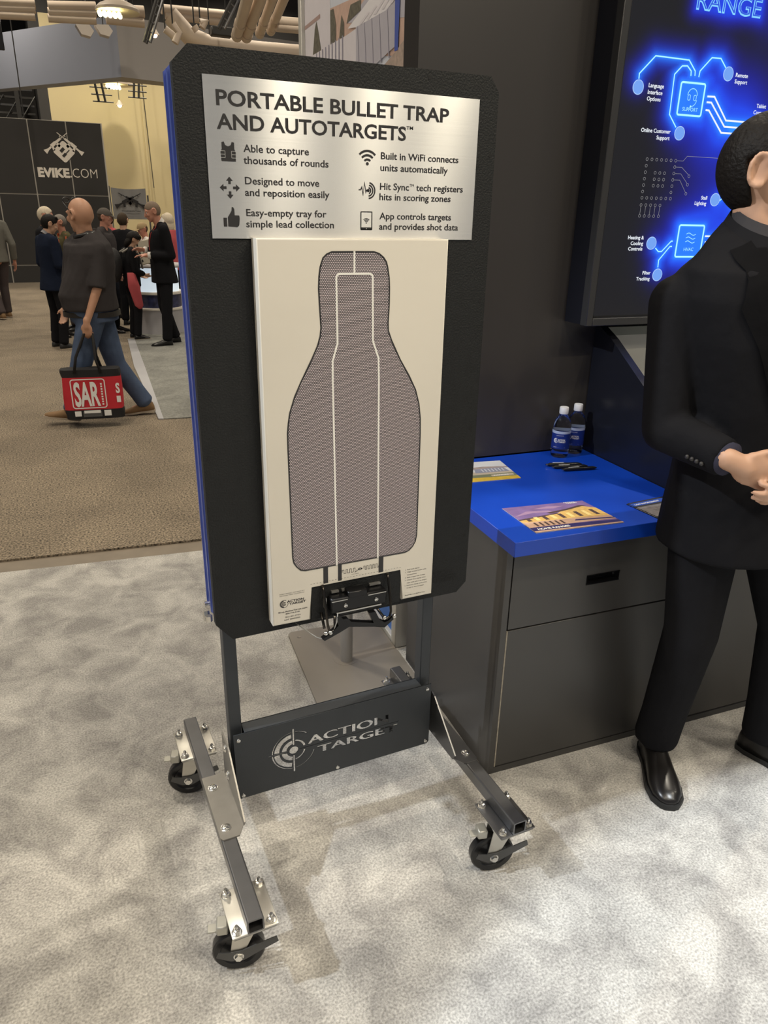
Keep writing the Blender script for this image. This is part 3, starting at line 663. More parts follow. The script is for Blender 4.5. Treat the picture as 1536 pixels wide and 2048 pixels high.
def sd(p, a, b):
    vx, vz = b[0]-a[0], b[1]-a[1]; tt = max(0, min(1, ((p[0]-a[0])*vx+(p[1]-a[1])*vz)/(vx*vx+vz*vz+1e-12)))
    return math.hypot(p[0]-a[0]-tt*vx, p[1]-a[1]-tt*vz)
blobs = [(1.345, 2.0, .085, 1.1), (1.43, 1.585, .11, 1.2), (1.55, 1.97, .11, 1.5), (1.56, 1.66, .11, 1.2), (1.45, 1.90, .11, 1.1), (1.42, 2.06, .07, .9), (1.70, 1.80, .2, .8), (1.43, 2.25, .05, .5), (1.62, 2.25, .06, .5), (1.48, 1.57, .12, .9), (1.33, 1.53, .05, .5)]
gx0, gx1, gz0, gz1, st_ = sx0+fw, 1.72, sz0+fw, sz1-fw, 0.0085
nx = int((gx1-gx0)/st_)+1; nz = int((gz1-gz0)/st_)+1
V = []; Fc = []; COL = []
for k in range(nz+1):
    for i in range(nx+1):
        x = gx0+(gx1-gx0)*i/nx; z = gz0+(gz1-gz0)*k/nz; V.append((x, 0.6400, z))
        g = 0.0; c_ = 0.0
        for a, bq, s_ in segs:
            if min(a[0], bq[0])-0.12 > x or max(a[0], bq[0])+0.12 < x or min(a[1], bq[1])-0.12 > z or max(a[1], bq[1])+0.12 < z: continue
            dd = sd((x, z), a, bq); g = max(g, s_*math.exp(-(dd/0.030)**1.5)); c_ = max(c_, s_*math.exp(-dd/0.009))
        dx_ = max(0, 1.312-x, x-1.565); dz_ = max(0, abs(z-2.262)-0.024); g = max(g, 1.05*math.exp(-(math.hypot(dx_, dz_)/0.018)**1.3))
        if 1.2985 < x < 1.3935 and 1.955 < z < 2.045 or 1.3805 < x < 1.487 and 1.529 < z < 1.63: c_ = max(c_, .75)
        if x > 1.43 and 1.913 < z < 1.949 and x > 1.437+(2.013-z)*1.0-0.012: c_ = max(c_, 1.1)
        bl = sum(w_*math.exp(-((x-a)**2+(z-bq)**2)/(r_*r_)) for a, bq, r_, w_ in blobs)
        g = min(1.3, g+0.55*bl)
        COL.append((0.006+0.004*g+0.01*c_, 0.006+0.030*g*g+0.20*c_, 0.008+0.62*g+0.42*c_, 1.0))
for k in range(nz):
    for i in range(nx):
        a = k*(nx+1)+i; Fc.append((a, a+1, a+nx+2, a+nx+1))
i0 = len(V); V += [(gx1, 0.64, gz0), (sx1-fw, 0.64, gz0), (sx1-fw, 0.64, gz1), (gx1, 0.64, gz1)]; Fc.append((i0, i0+1, i0+2, i0+3)); COL += [(0.006, 0.006, 0.02, 1)]*4
me = bpy.data.meshes.new('display'); me.from_pydata(V, [], Fc)
ca = me.color_attributes.new('screen_picture', 'FLOAT_COLOR', 'POINT'); ca.data.foreach_set('color', [c for q in COL for c in q])
M_screen = bpy.data.materials.new('lit_display'); M_screen.use_nodes = True; nt, b = nodes(M_screen)
b.inputs['Base Color'].default_value = (0.012, 0.012, 0.014, 1); b.inputs['Roughness'].default_value = 0.12
va = nt.nodes.new('ShaderNodeVertexColor'); va.layer_name = 'screen_picture'
nt.links.new(va.outputs[0], b.inputs['Emission Color']); b.inputs['Emission Strength'].default_value = 1.0
me.materials.append(M_screen); part('display', me, None, t)
E_white = mat('screen_white', (0.1, 0.1, 0.1), 0.3, emis=(0.86, 0.92, 1.0), estr=0.95)
E_cyan = mat('screen_cyan', (0.05, 0.1, 0.1), 0.3, emis=(0.42, 0.92, 1.0), estr=1.0)
E_grey = mat('screen_grey', (0.1, 0.1, 0.1), 0.3, emis=(0.34, 0.34, 0.36), estr=0.7)
E_disc = mat('screen_disc_blue', (0.05, 0.08, 0.2), 0.3, emis=(0.16, 0.36, 0.88), estr=0.9)
E_disc2 = mat('screen_disc_rim', (0.05, 0.08, 0.2), 0.3, emis=(0.45, 0.66, 1.0), estr=0.9)
E_lblue = mat('screen_light_blue', (0.05, 0.08, 0.2), 0.3, emis=(0.22, 0.62, 1.0), estr=1.0)
M_titlefill = mat('screen_title_fill', (0.02, 0.02, 0.05), 0.3, emis=(0.02, 0.10, 0.75), estr=0.9)
EM = [E_white, E_cyan, E_grey, E_disc, E_disc2, E_lblue, M_titlefill]
F = Flat((0, 0.6396, 0), (1, 0, 0), (0, 0, 1), 0.0004)
def flush(nm):
    global F
    F.build(nm, EM, t); F = Flat((0, 0.6396, 0), (1, 0, 0), (0, 0, 1), 0.0004)
for pl in (lang, online, remote, hv1, hv2, stall, stall2): F.line(pl, 0.0036, 1); flush('lit_line')
for pl in buses+hvr: F.line(pl, 0.0052, 0); flush('lit_line')
F.rrect(*supb[3], *supb[1], 0.006, 0.0055, 1); flush('button_frame'); F.rrect(*hvb[3], *hvb[1], 0.006, 0.0055, 1); flush('button_frame')
for x, z in [(1.137, 2.0197), (1.477, 2.0793), (1.3204, 1.903), (1.5119, 1.7118), (1.2735, 1.5721), (1.3177, 1.4704)]:
    F.disc(x, z, 0.0205, 4, 2, 28); F.disc(x, z, 0.0185, 3, 3, 28); flush('round_button')
for body, x, z, al in [('Language', 1.1752, 2.0225, 'L'), ('Interface', 1.1752, 2.0042, 'L'), ('Options', 1.1752, 1.9865, 'L'), ('Remote', 1.508, 2.0735, 'L'), ('Support', 1.508, 2.0555, 'L'), ('Online Customer', 1.284, 1.900, 'R'), ('Support', 1.284, 1.8815, 'R'),
                       ('Stall', 1.477, 1.7112, 'R'), ('Lighting', 1.477, 1.6940, 'R'), ('Heating &', 1.2396, 1.584, 'R'), ('Cooling', 1.2396, 1.566, 'R'), ('Controls', 1.2396, 1.549, 'R'), ('Filter', 1.288, 1.4722, 'R'), ('Tracking', 1.288, 1.4530, 'R'), ('Tablet', 1.617, 1.993, 'L'), ('Control', 1.609, 1.974, 'L')]:
    F.text(body, x, z, None, 0.0112, 0, 0.016, 2, al); flush('lettering')
F.text('SUPPORT', 1.3165, 1.9665, 0.061, 0.0105, 1, -0.005, 3); flush('lettering'); F.text('HVAC', 1.4130, 1.5480, 0.041, 0.0105, 1, -0.005, 3); flush('lettering')
# headset icon
F.ring(1.348, 2.011, 0.0195, 0.0018, 1, 3, 0, 180); F.rrect(1.331, 1.997, 1.3405, 2.012, 0.004, 0.0016, 1, 3); F.rrect(1.3545, 1.997, 1.364, 2.012, 0.004, 0.0016, 1, 3); F.ring(1.348, 1.999, 0.0195, 0.0016, 1, 3, 275, 360); F.disc(1.347, 1.980, 0.003, 1, 3)
flush('icon')
for k in range(3):
    z = 1.602-0.0125*k; F.line([(1.414+0.0405*q/12, z+0.0035*math.sin(q/12*2*math.pi)) for q in range(13)], 0.0017, 1, 3)
flush('icon')
# outlined title
tv_, tf_ = text2d('RANGE', 0.0)
F.text('RANGE', 1.3111, 2.2375, 0.2535, 0.049, 5, 0.018, 2); F.text('RANGE', 1.3135, 2.2398, 0.2487, 0.0445, 6, -0.016, 3)
flush('title')
# grey chip diagram
def ringlet(x, z): F.ring(x, z, 0.0048, 0.0011, 2, 2, n=12)
for i in range(7): ringlet(1.2078+0.019*i, 1.8238); ringlet(1.2086+0.0192*i, 1.7105)
for k in range(1, 6): ringlet(1.2078, 1.8238-0.0189*k)
for k, (x1_, z1_) in enumerate([(1.3854, 1.780), (1.3851, 1.7543), (1.3844, 1.7269)]):
    z = 1.805-0.019*k; ringlet(1.3218, z); F.line([(1.3266, z), (1.3266+0.024, z), (x1_-0.003, z1_+0.004)], 0.0011, 2, 2); ringlet(x1_, z1_)
for k in (4, 5): ringlet(1.322, 1.8238-0.0189*k)
for i in range(3):
    for k in range(3): ringlet(1.2468+0.0188*i, 1.7855-0.019*k)
for i in range(5):
    x = 1.209+0.0191*i; ringlet(x, 1.689); ringlet(x, 1.656); F.line([(x, 1.6842), (x, 1.6608)], 0.0011, 2, 2)
F.line([(1.3266, 1.8238), (1.352, 1.8238), (1.3658, 1.8385), (1.62, 1.8373)], 0.0011, 2, 2)
flush('chip_diagram')

# things on the blue worktop -----------------------------------------
CT = 0.8313
M_pet = bpy.data.materials.new('clear_bottle_plastic'); M_pet.use_nodes = True; nt, b = nodes(M_pet)
b.inputs['Base Color'].default_value = (0.95, 0.97, 1, 1); b.inputs['Roughness'].default_value = 0.04; b.inputs['Transmission Weight'].default_value = 1.0; b.inputs['IOR'].default_value = 1.33
M_capw = mat('white_bottle_cap', (0.72, 0.72, 0.74), 0.4)
M_blabel = mat('blue_bottle_label', (0.012, 0.03, 0.20), 0.35); M_blabel2 = mat('pale_label_band', (0.40, 0.46, 0.62), 0.4)
def bottle(x, y, ang, label):
    t = thing('water_bottle', label, 'bottle', (x, y, CT), 'B', 'water bottles on the blue worktop')
    T = Matrix.Translation((x, y, CT+0.0005))
    mb = MB(); mb.lathe([(0.012, 0.004), (0.024, 0.0), (0.0305, 0.004), (0.0325, 0.012), (0.031, 0.020), (0.0325, 0.028), (0.0325, 0.112), (0.0318, 0.122), (0.027, 0.137), (0.0185, 0.150), (0.0135, 0.156), (0.013, 0.168), (0.0, 0.168)], 28, T); part('body', mb, M_pet, t, smooth='auto')
    mb = MB(); mb.lathe([(0.0330, 0.034), (0.0330, 0.091)], 28, T, cap=False); lb = part('paper_label', mb, M_blabel, t, smooth=True)
    mb = MB(); mb.lathe([(0.0331, 0.091), (0.0331, 0.101)], 28, T, cap=False); part('label_band', mb, M_blabel2, t, smooth=True)
    # lettering wrapped on the label
    bm2 = bmesh.new()
    def wrap(F2):
        vs = []
        for v in F2.V:
            th = ang + v.x/0.0330; vs.append((x+(0.0330+v.y)*math.cos(th), y+(0.0330+v.y)*math.sin(th), CT+v.z))
        me = bpy.data.meshes.new('label_print'); me.from_pydata(vs, [], F2.F); me.materials.append(M_whiteprint); return me
    F2 = Flat((0, 0, 0), (1, 0, 0), (0, 0, 1), -0.0004)
    crosshair_logo(F2, -0.013, 0.066, 0.0085, thin=0.16); F2.text('ACTION', -0.006, 0.0670, 0.026, 0.0055, 0, 0.03); F2.text('TARGET', -0.003, 0.0595, 0.026, 0.0055, 0, 0.03)
    F2.text('PURIFIED WATER', -0.012, 0.084, 0.026, 0.0025); F2.text('8 FL OZ', -0.02, 0.040, 0.012, 0.003); F2.rect(-0.003, 0.0405, 0.022, 0.0412)
    part('label_print', wrap(F2), None, lb)
    bm2.free()
    mb = MB(); mb.lathe([(0.0155, 0.160), (0.0162, 0.162), (0.0162, 0.181), (0.0150, 0.184), (0, 0.184)], 28, T); part('cap', mb, M_capw, t)
    return t
bottle(1.040, 0.692, math.radians(-133), 'left one of the two small water bottles with a blue label')
bottle(1.118, 0.716, math.radians(-138), 'right one of the two small water bottles, half hidden by its twin')
M_pen = mat('black_pen_plastic', (0.010, 0.010, 0.011), 0.25)
for i, (x0_, y0_, x1_, y1_) in enumerate([(0.924, 0.600, 1.056, 0.566), (0.930, 0.570, 1.064, 0.542), (0.948, 0.536, 1.074, 0.518)]):
    t = thing('ballpoint_pen', ('farthest', 'middle', 'nearest')[i]+' of the three black pens lying side by side on the blue worktop', 'pen', (x0_, y0_, CT), 'B', 'black pens on the worktop')
    a, c_ = Vector((x0_, y0_, CT+0.0070)), Vector((x1_, y1_, CT+0.0070)); d_ = (c_-a).normalized()
    mb = MB(); mb.tube([a, a+d_*0.010, a+d_*0.014, a+d_*0.118, a+d_*0.132], [0.002, 0.0042, 0.0066, 0.0064, 0.002], 10); part('barrel', mb, M_pen, t)
    mb = MB(); mb.cyl(a+d_*0.0, a+d_*0.012, 0.0028, 0.004, 8); part('tip', mb, M_zinc, t)
    mb = MB(); s_ = d_.cross(Vector((0, 0, 1)))*0.0; q = Vector((0, 0, 0.0061))
    mb.box((-0.020, -0.0012, 0), (0.020, 0.0012, 0.001), 0, Matrix.Translation(a+d_*0.045+Vector((0, 0, 0.0062))) @ Matrix.Rotation(math.atan2(d_.y, d_.x), 4, 'Z')); part('printed_mark', mb, M_whiteprint, t)
def brochure(name, label, pts, group=None, th=0.0012):
    t = thing(name, label, 'brochure', (*pts[0], CT), 'B', group); z = CT+0.0006
    mb = MB(); mb.prism([(x, y, z) for x, y in pts], (0, 0, th)); part('pages', mb, mat('white_pages', (0.75, 0.74, 0.72), 0.5), t, smooth=False)
    return t, z+th
def quadmap(pts, zt):
    """u,v in 0..1 over a printed sheet: pts = near-left, near-right, far-right, far-left"""
    a, b_, c_, d_ = [Vector((p[0], p[1], zt)) for p in pts]
    def f(u, v, k=1): p = a.lerp(b_, u).lerp(d_.lerp(c_, u), v); return (p.x, p.y, zt+0.0002*k)
    return f
class Sheet:
    def __init__(s, pts, zt): s.f = quadmap(pts, zt); s.V = []; s.F = []; s.M = []
    def poly(s, uv, m, k=1): i0 = len(s.V); s.V += [s.f(u, v, k) for u, v in uv]; s.F.append(tuple(range(i0, len(s.V)))); s.M.append(m)
    def text(s, body, u, v, w_, h, m, k=3, bold=0.03):
        vs, fs = text2d(body, bold); xm = min(a for a, _ in vs); xM = max(a for a, _ in vs); ch = caph(bold); i0 = len(s.V)
        s.V += [s.f(u+(a-xm)/(xM-xm)*w_, v+c/ch*h, k) for a, c in vs]; s.F += [tuple(i+i0 for i in q) for q in fs]; s.M += [m]*len(fs)
    def build(s, name, mats, parent):
        me = bpy.data.meshes.new(name); me.from_pydata(s.V, [], s.F)
        for m in mats: me.materials.append(m)
        me.polygons.foreach_set('material_index', s.M); me.update(); return part(name, me, None, parent)
SM = [mat('dusk_sky', (0.20, 0.13, 0.30), 0.35, 0, 0.4, 30), mat('lit_house', (0.62, 0.40, 0.13), 0.35, 0, 0.35, 90), mat('house_dark', (0.08, 0.05, 0.05), 0.4), mat('brochure_navy', (0.035, 0.03, 0.14), 0.35), M_whiteprint, mat('terrace_pink', (0.52, 0.34, 0.25), 0.35, 0, 0.3, 60), mat('cloud_mauve', (0.34, 0.22, 0.36), 0.4), mat('window_glow', (0.80, 0.62, 0.25), 0.35)]
pts = [(0.577, 0.100), (0.862, 0.086), (0.848, 0.272), (0.577, 0.292)]
t, zt_ = brochure('brochure', 'brochure with a lit house at dusk lying nearest the front of the blue worktop', pts)
sh = Sheet(pts, zt_)
sh.poly([(0, 0), (1, 0), (1, 1), (0, 1)], 0); sh.poly([(0, .62), (.25, .70), (.5, .66), (.45, .74), (.2, .78)], 6, 2); sh.poly([(.3, .84), (.55, .80), (.7, .86), (.5, .9)], 6, 2)
sh.poly([(0.0, .38), (1, .30), (1, .66), (.86, .80), (.62, .70), (.5, .60), (.18, .52), (0, .50)], 1, 2); sh.poly([(.40, .66), (.64, .72), (.86, .82), (.95, .80), (.66, .68), (.42, .61)], 2, 3)
sh.poly([(0, .50), (.5, .61), (.5, .58), (0, .46)], 2, 3)
for k in range(9): u = .08+.10*k; sh.poly([(u, .40), (u+.045, .40), (u+.045, .52+.012*k), (u, .52+.012*k)], 7 if k % 2 else 2, 4)
sh.poly([(0, .18), (1, .18), (1, .32), (.6, .36), (0, .38)], 5, 3); sh.poly([(.55, .26), (1, .20), (1, .24), (.58, .30)], 3, 4)
for k in range(6): u = .1+.06*k; sh.poly([(u, .20), (u+.025, .20), (u+.025, .34), (u, .34)], 2, 4)
sh.poly([(0, 0), (1, 0), (1, .13), (.5, .17), (0, .18)], 3, 4); sh.poly([(0, .0), (1, .0), (1, .035), (0, .05)], 5, 5)
sh.text('HOME RANGES', .06, .075, .36, .055, 4, 6); sh.text('TARGET', .76, .915, .14, .035, 4, 6); sh.text('ACTION', .74, .955, .14, .03, 4, 6)
sh.build('cover_print', SM, t)
pts = [(0.593, 0.528), (0.775, 0.516), (0.800, 0.705), (0.620, 0.725)]
t, zt_ = brochure('brochure', 'brochure with a pale sky and yellow grass lying half behind the stand', pts)
sh = Sheet(pts, zt_); SM2 = [mat('pale_sky', (0.70, 0.70, 0.72), 0.4), mat('far_hills', (0.40, 0.32, 0.30), 0.4, 0, 0.3, 60), mat('grey_building', (0.30, 0.31, 0.40), 0.4, 0, 0.3, 100), mat('green_field', (0.20, 0.22, 0.14), 0.4), mat('yellow_grass', (0.62, 0.42, 0.06), 0.4, 0, 0.3, 60), mat('beige_yard', (0.55, 0.46, 0.36), 0.4), M_whiteprint]
sh.poly([(0, 0), (1, 0), (1, 1), (0, 1)], 0); sh.poly([(0, .66), (.5, .72), (1, .66), (1, .60), (0, .60)], 1, 2); sh.poly([(.25, .40), (.95, .40), (.9, .62), (.3, .60)], 2, 3); sh.poly([(0, .30), (1, .30), (1, .42), (0, .46)], 5, 2)
for k in range(7): u = .42+.07*k; sh.poly([(u, .44), (u+.02, .44), (u+.02, .58), (u, .58)], 0, 4)
sh.poly([(0, .14), (1, .14), (1, .32), (0, .30)], 3, 3); sh.poly([(0, 0), (1, 0), (1, .14), (0, .18)], 4, 4); sh.poly([(.5, .19), (.95, .19), (.95, .27), (.5, .27)], 5, 4); sh.text('RANGES', .55, .205, .3, .045, 6, 5)
sh.build('cover_print', SM2, t)
for i, (dx, dz) in enumerate([(0, 0), (0.004, 0.0016)]):
    pts = [(0.978+dx, 0.076), (1.165, 0.068), (1.165, 0.225), (0.962+dx, 0.203)]
    t = thing('brochure', ('lower', 'upper')[i]+' of the two dark brochures stacked behind the man\'s elbow', 'brochure', (*pts[0], CT+dz), 'B', 'dark brochures by the man')
    mb = MB(); mb.prism([(x, y, CT+0.0006+dz) for x, y in pts], (0, 0, 0.0014)); part('pages', mb, M_black, t, smooth=False)
    sh = Sheet(pts, CT+0.002+dz); SM3 = [M_ink, mat('blue_stripe_print', (0.03, 0.09, 0.45), 0.4), mat('grey_photo_print', (0.22, 0.20, 0.20), 0.4, 0, 0.8, 80), M_whiteprint]
    sh.poly([(0, 0), (1, 0), (1, 1), (0, 1)], 0); sh.poly([(0, .78), (1, .78), (1, .94), (0, .94)], 1, 2); sh.poly([(0, .1), (1, .1), (1, .7), (0, .7)], 2, 2); sh.text('LAW ENFORCEMENT', .05, .82, .5, .06, 3, 3)
    sh.build('cover_print', SM3, t)

# floor stand behind the trap (grey base plate, round post)
t = thing('floor_stand', 'grey floor stand with a flat steel base plate and round post behind the target stand', 'stand', (0.33, 0.83, 0), 'W')
mb = MB(); pl_ = [(x, y, 0.001) for x, y in ((0.118, 0.56), (0.130, 0.54), (0.508, 0.50), (0.522, 0.512), (0.553, 1.07), (0.540, 1.085), (0.185, 1.115), (0.170, 1.10))]; mb.prism(pl_, (0, 0, 0.011)); bp_ = part('base_plate', mb, M_baseplate, t, smooth=False)
mb = MB(); mb.lathe([(0.050, 0), (0.0498, 0.0008), (0.0, 0.0008)], 28, Matrix.Translation((0.325, 0.845, 0.012))); part('centre_disc', mb, M_baseplate, bp_)
mb = MB(); mb.lathe([(0.0245, 0), (0.0245, 1.25), (0, 1.25)], 24, Matrix.Translation((0.325, 0.835, 0.012))); part('post', mb, M_post, t)
mb = MB(); mb.lathe([(0.009, 0), (0.009, 0.0012), (0.006, 0.0012), (0.005, 0.0006), (0, 0.0006)], 16, Matrix.Translation((0.205, 1.065, 0.012))); part('corner_plug', mb, M_baseplate, bp_)

# ================================================================== PORTABLE TARGET STAND (world frame: board face is the plane y = 0)
trap = thing('bullet_trap', 'wheeled steel stand with a black rubber faced blue trap box and a silver sign', 'stand', (0, 0.08, 0))
def chamf(x, z0, z1, c, y): return [(-x, y, z0+c*1.6), (-x, y, z1-c), (-x+c, y, z1), (x-c*0.75, y, z1), (x, y, z1-c), (x, y, z0+c*0.95), (x-c*0.95, y, z0), (-x+c*1.3, y, z0)]
mb = MB(); mb.prism(chamf(0.3247, 0.7376, 1.9044, 0.028, 0.0), (0, 0.020, 0)); rub = part('rubber_panel', mb, M_rubber, trap, smooth=False)
F = Flat((0, 0, 0), (1, 0, 0), (0, 0, 1), 0.0006)
holes_ = [(-0.165, 1.895), (0.002, 1.893), (0.165, 1.891), (-0.316, 1.724), (-0.318, 1.472), (-0.313, 1.175), (-0.312, 0.90), (0.313, 1.761), (0.311, 1.469), (0.309, 1.176), (0.311, 0.898)]
for x, z in holes_:
    F = Flat((0, 0, 0), (1, 0, 0), (0, 0, 1), 0.0006); F.disc(x, z, 0.0035); F.build('screw_hole', M_rubber_dark, rub)
F = Flat((0, 0, 0), (1, 0, 0), (0, 0, 1), 0.0006)
F.text('ACTION', 0.190, 0.7955, 0.092, 0.013, 0, 0.03, slant=0.1); F.text('TARGET', 0.205, 0.7765, 0.089, 0.010, 0, 0.03, slant=0.1); F.line([(0.19, 0.7925), (0.295, 0.7920)], 0.0014); crosshair_logo(F, 0.182, 0.79, 0.03)
F.build('engraved_lettering', M_rubber_dark, rub)
mb = MB(); mb.prism(chamf(0.3185, 0.7450, 1.8985, 0.026, 0.020), (0, 0.085, 0)); part('steel_box', mb, M_blue_steel, trap, 'blue painted steel box behind the rubber', smooth=False)
mb = MB(); mb.prism(chamf(0.3225, 0.7420, 1.9015, 0.027, 0.060), (0, 0.006, 0)); mb.prism(chamf(0.3225, 0.7420, 1.9015, 0.027, 0.100), (0, 0.006, 0)); part('box_flange', mb, M_blue_steel, trap, smooth=False)
t_l = MB(); t_l.cyl((-0.322, 0.075, 0.800), (-0.333, 0.075, 0.800), 0.006); t_l.cyl((-0.330, 0.05, 0.775), (-0.330, 0.09, 0.760), 0.005); t_l.cyl((-0.330, 0.05, 0.768), (-0.330, 0.05, 0.782), 0.008, n=6); t_l.cyl((-0.330, 0.075, 0.755), (-0.330, 0.085, 0.775), 0.008, n=6)
part('tray_latch', t_l, M_zinc, trap, 'zinc latch hardware at the lower left of the box')
# sign
mb = MB(); mb.box((-0.2757, -0.0028, 1.5972), (0.2790, -0.0002, 1.8615)); sgn = part('sign_plate', mb, M_sign, trap, 'brushed silver sign plate with black lettering', smooth=False)
uvl = sgn.data.uv_layers.new(name='brushing')
for lp_ in sgn.data.loops: v_ = sgn.data.vertices[lp_.vertex_index].co; uvl.data[lp_.index].uv = (v_.z, v_.x+v_.y)
SIGNM = [M_ink, mat('sign_silver_line', (0.55, 0.55, 0.54), 0.4, 0.5)]
F = Flat((0, -0.0028, 0), (1, 0, 0), (0, 0, 1), 0.0004)
def flush(nm):
    global F
    F.build(nm, SIGNM, sgn); F = Flat((0, -0.0028, 0), (1, 0, 0), (0, 0, 1), 0.0004)
F.text('PORTABLE BULLET TRAP', -0.2540, 1.8160, 0.4640, 0.0240, 0, 0.022); flush('lettering'); F.text('AND AUTOTARGETS', -0.2555, 1.7790, 0.3715, 0.0240, 0, 0.022); F.text('TM', 0.1165, 1.7985, 0.0145, 0.0060, 0, 0.01); flush('lettering')
for body, x, z, w_ in [('Able to capture', -0.2097, 1.7440, 0.1246), ('thousands of rounds', -0.2105, 1.7248, 0.1643), ('Designed to move', -0.2096, 1.6908, 0.1441), ('and reposition easily', -0.2107, 1.6712, 0.1658), ('Easy-empty tray for', -0.2101, 1.6366, 0.1587), ('simple lead collection', -0.2112, 1.6172, 0.1751),
                       ('Built in WiFi connects', 0.0628, 1.7441, 0.1738), ('units automatically', 0.0620, 1.7234, 0.1510), ('hits in scoring zones', 0.0609, 1.6706, 0.1619), ('App controls targets', 0.0615, 1.6352, 0.1643), ('and provides shot data', 0.0611, 1.6157, 0.1830)]:
    F.text(body, x, z, w_, 0.0122, 0, 0.014); flush('lettering')
F.text('Hit Sync', 0.0618, 1.6895, 0.0640, 0.0122, 0, 0.014); F.text('TM', 0.1270, 1.6970, 0.0095, 0.0045, 0, 0.0); F.text('tech registers', 0.1420, 1.6895, 0.1088, 0.0122, 0, 0.014); flush('lettering')
# vest icon
F.poly([(-0.2505, 1.7272), (-0.2245, 1.7272), (-0.2240, 1.7425), (-0.2262, 1.7475), (-0.2262, 1.7580), (-0.2305, 1.7588), (-0.2325, 1.7535), (-0.2375, 1.7515), (-0.2425, 1.7535), (-0.2445, 1.7588), (-0.2488, 1.7580), (-0.2488, 1.7475), (-0.2512, 1.7425)])
for z in (1.7330, 1.7385, 1.7440): 
    F.line([(-0.2512, z), (-0.2435, z)], 0.0008, 1, 2); F.line([(-0.2318, z), (-0.2240, z)], 0.0008, 1, 2)
F.line([(-0.2435, 1.7330), (-0.2435, 1.7440)], 0.0008, 1, 2); F.line([(-0.2318, 1.7330), (-0.2318, 1.7440)], 0.0008, 1, 2)
flush('icon')
# arrows icon
ax_, az_ = -0.2383, 1.6838
for q in range(4):
    cs, sn = round(math.cos(q*math.pi/2)), round(math.sin(q*math.pi/2))
    F.poly([(ax_+cs*u-sn*v, az_+sn*u+cs*v) for u, v in ((0.006, -0.0023), (0.0115, -0.0023), (0.0115, -0.0062), (0.0185, 0), (0.0115, 0.0062), (0.0115, 0.0023), (0.006, 0.0023))])
flush('icon')
# thumb icon
F.rect(-0.2533, 1.6178, -0.2468, 1.6330)
F.poly([(-0.2450, 1.6180), (-0.2280, 1.6168), (-0.2245, 1.6200), (-0.2228, 1.6320), (-0.2235, 1.6372), (-0.2320, 1.6375), (-0.2322, 1.6478), (-0.2345, 1.6515), (-0.2370, 1.6510), (-0.2375, 1.6450), (-0.2450, 1.6340)])
flush('icon')
# wifi icon
for r_ in (0.0255, 0.0180, 0.0105): F.ring(0.0340, 1.7335, r_, 0.0040, 0, 1, 45, 135)
F.disc(0.0340, 1.7345, 0.0030)
flush('icon')
# hit sync icon
F.line([(0.0160, 1.6880), (0.0200, 1.6880), (0.0228, 1.6930), (0.0255, 1.6790), (0.0285, 1.7005), (0.0315, 1.6840), (0.0335, 1.6880), (0.0360, 1.6880)], 0.0020)
F.disc(0.0365, 1.6870, 0.0030)
for r_ in (0.0065, 0.0110, 0.0155): F.ring(0.0365, 1.6870, r_, 0.0026, 0, 1, -75 if r_ < 0.01 else -85, 80)
flush('icon')
# tablet icon
F.rrect(0.0212, 1.6155, 0.0450, 1.6482, 0.0012, 0.0020); F.rect(0.0212, 1.6150, 0.0450, 1.6195)
F.disc(0.0331, 1.6172, 0.0011, 1, 2)
for r_ in (0.0095, 0.0070, 0.0045): F.ring(0.0331, 1.6270, r_, 0.0014, 0, 1, 45, 135)
F.disc(0.0331, 1.6278, 0.0012)
flush('icon')

# frame: posts, plate, legs
for sx_ in (-1, 1):
    mb = MB(); x0_, x1_ = sorted((sx_*0.2600, sx_*0.2915)); mb.box((x0_, 0.106, 0.20), (x1_, 0.142, 1.70), 0.002); part('post', mb, M_slate, trap)
# lower plate with cut-out emblem and lettering (even-odd filled outline with thickness)
def loops_of(body, x0, z, w_, h, bold):
    vs, fs = text2d(body, bold); ch = caph(bold); xm = min(a for a, _ in vs); xM = max(a for a, _ in vs)
    cnt = {}
    for f in fs:
        for i in range(len(f)):
            a, c_ = f[i], f[(i+1) % len(f)]; cnt[(a, c_)] = 1
    # merge coincident verts
    key = {i: (round(v[0], 5), round(v[1], 5)) for i, v in enumerate(vs)}
    E = {}
    dirs = set((key[a], key[c_]) for a, c_ in cnt if key[a] != key[c_])
    for a, c_ in dirs:
        if (c_, a) not in dirs: E.setdefault(a, []).append(c_)
    out = []
    while E:
        s0 = next(iter(E)); lp = [s0]; cur = s0
        while True:
            nx_ = E[cur].pop()
            if not E[cur]: del E[cur]
            if nx_ == s0 or nx_ not in E: break
            lp.append(nx_); cur = nx_
        if len(lp) > 2: out.append([(x0+(a-xm)/(xM-xm)*w_, z+c_/ch*h) for a, c_ in lp])
    return out
def arc(cx, cz, r0, r1, a0, a1, n=14):
    A = [math.radians(a0+(a1-a0)*i/n) for i in range(n+1)]
    return [(cx+r1*math.cos(a), cz+r1*math.sin(a)) for a in A]+[(cx+r0*math.cos(a), cz+r0*math.sin(a)) for a in A[::-1]]
ex_, ez_ = -0.128, 0.2998
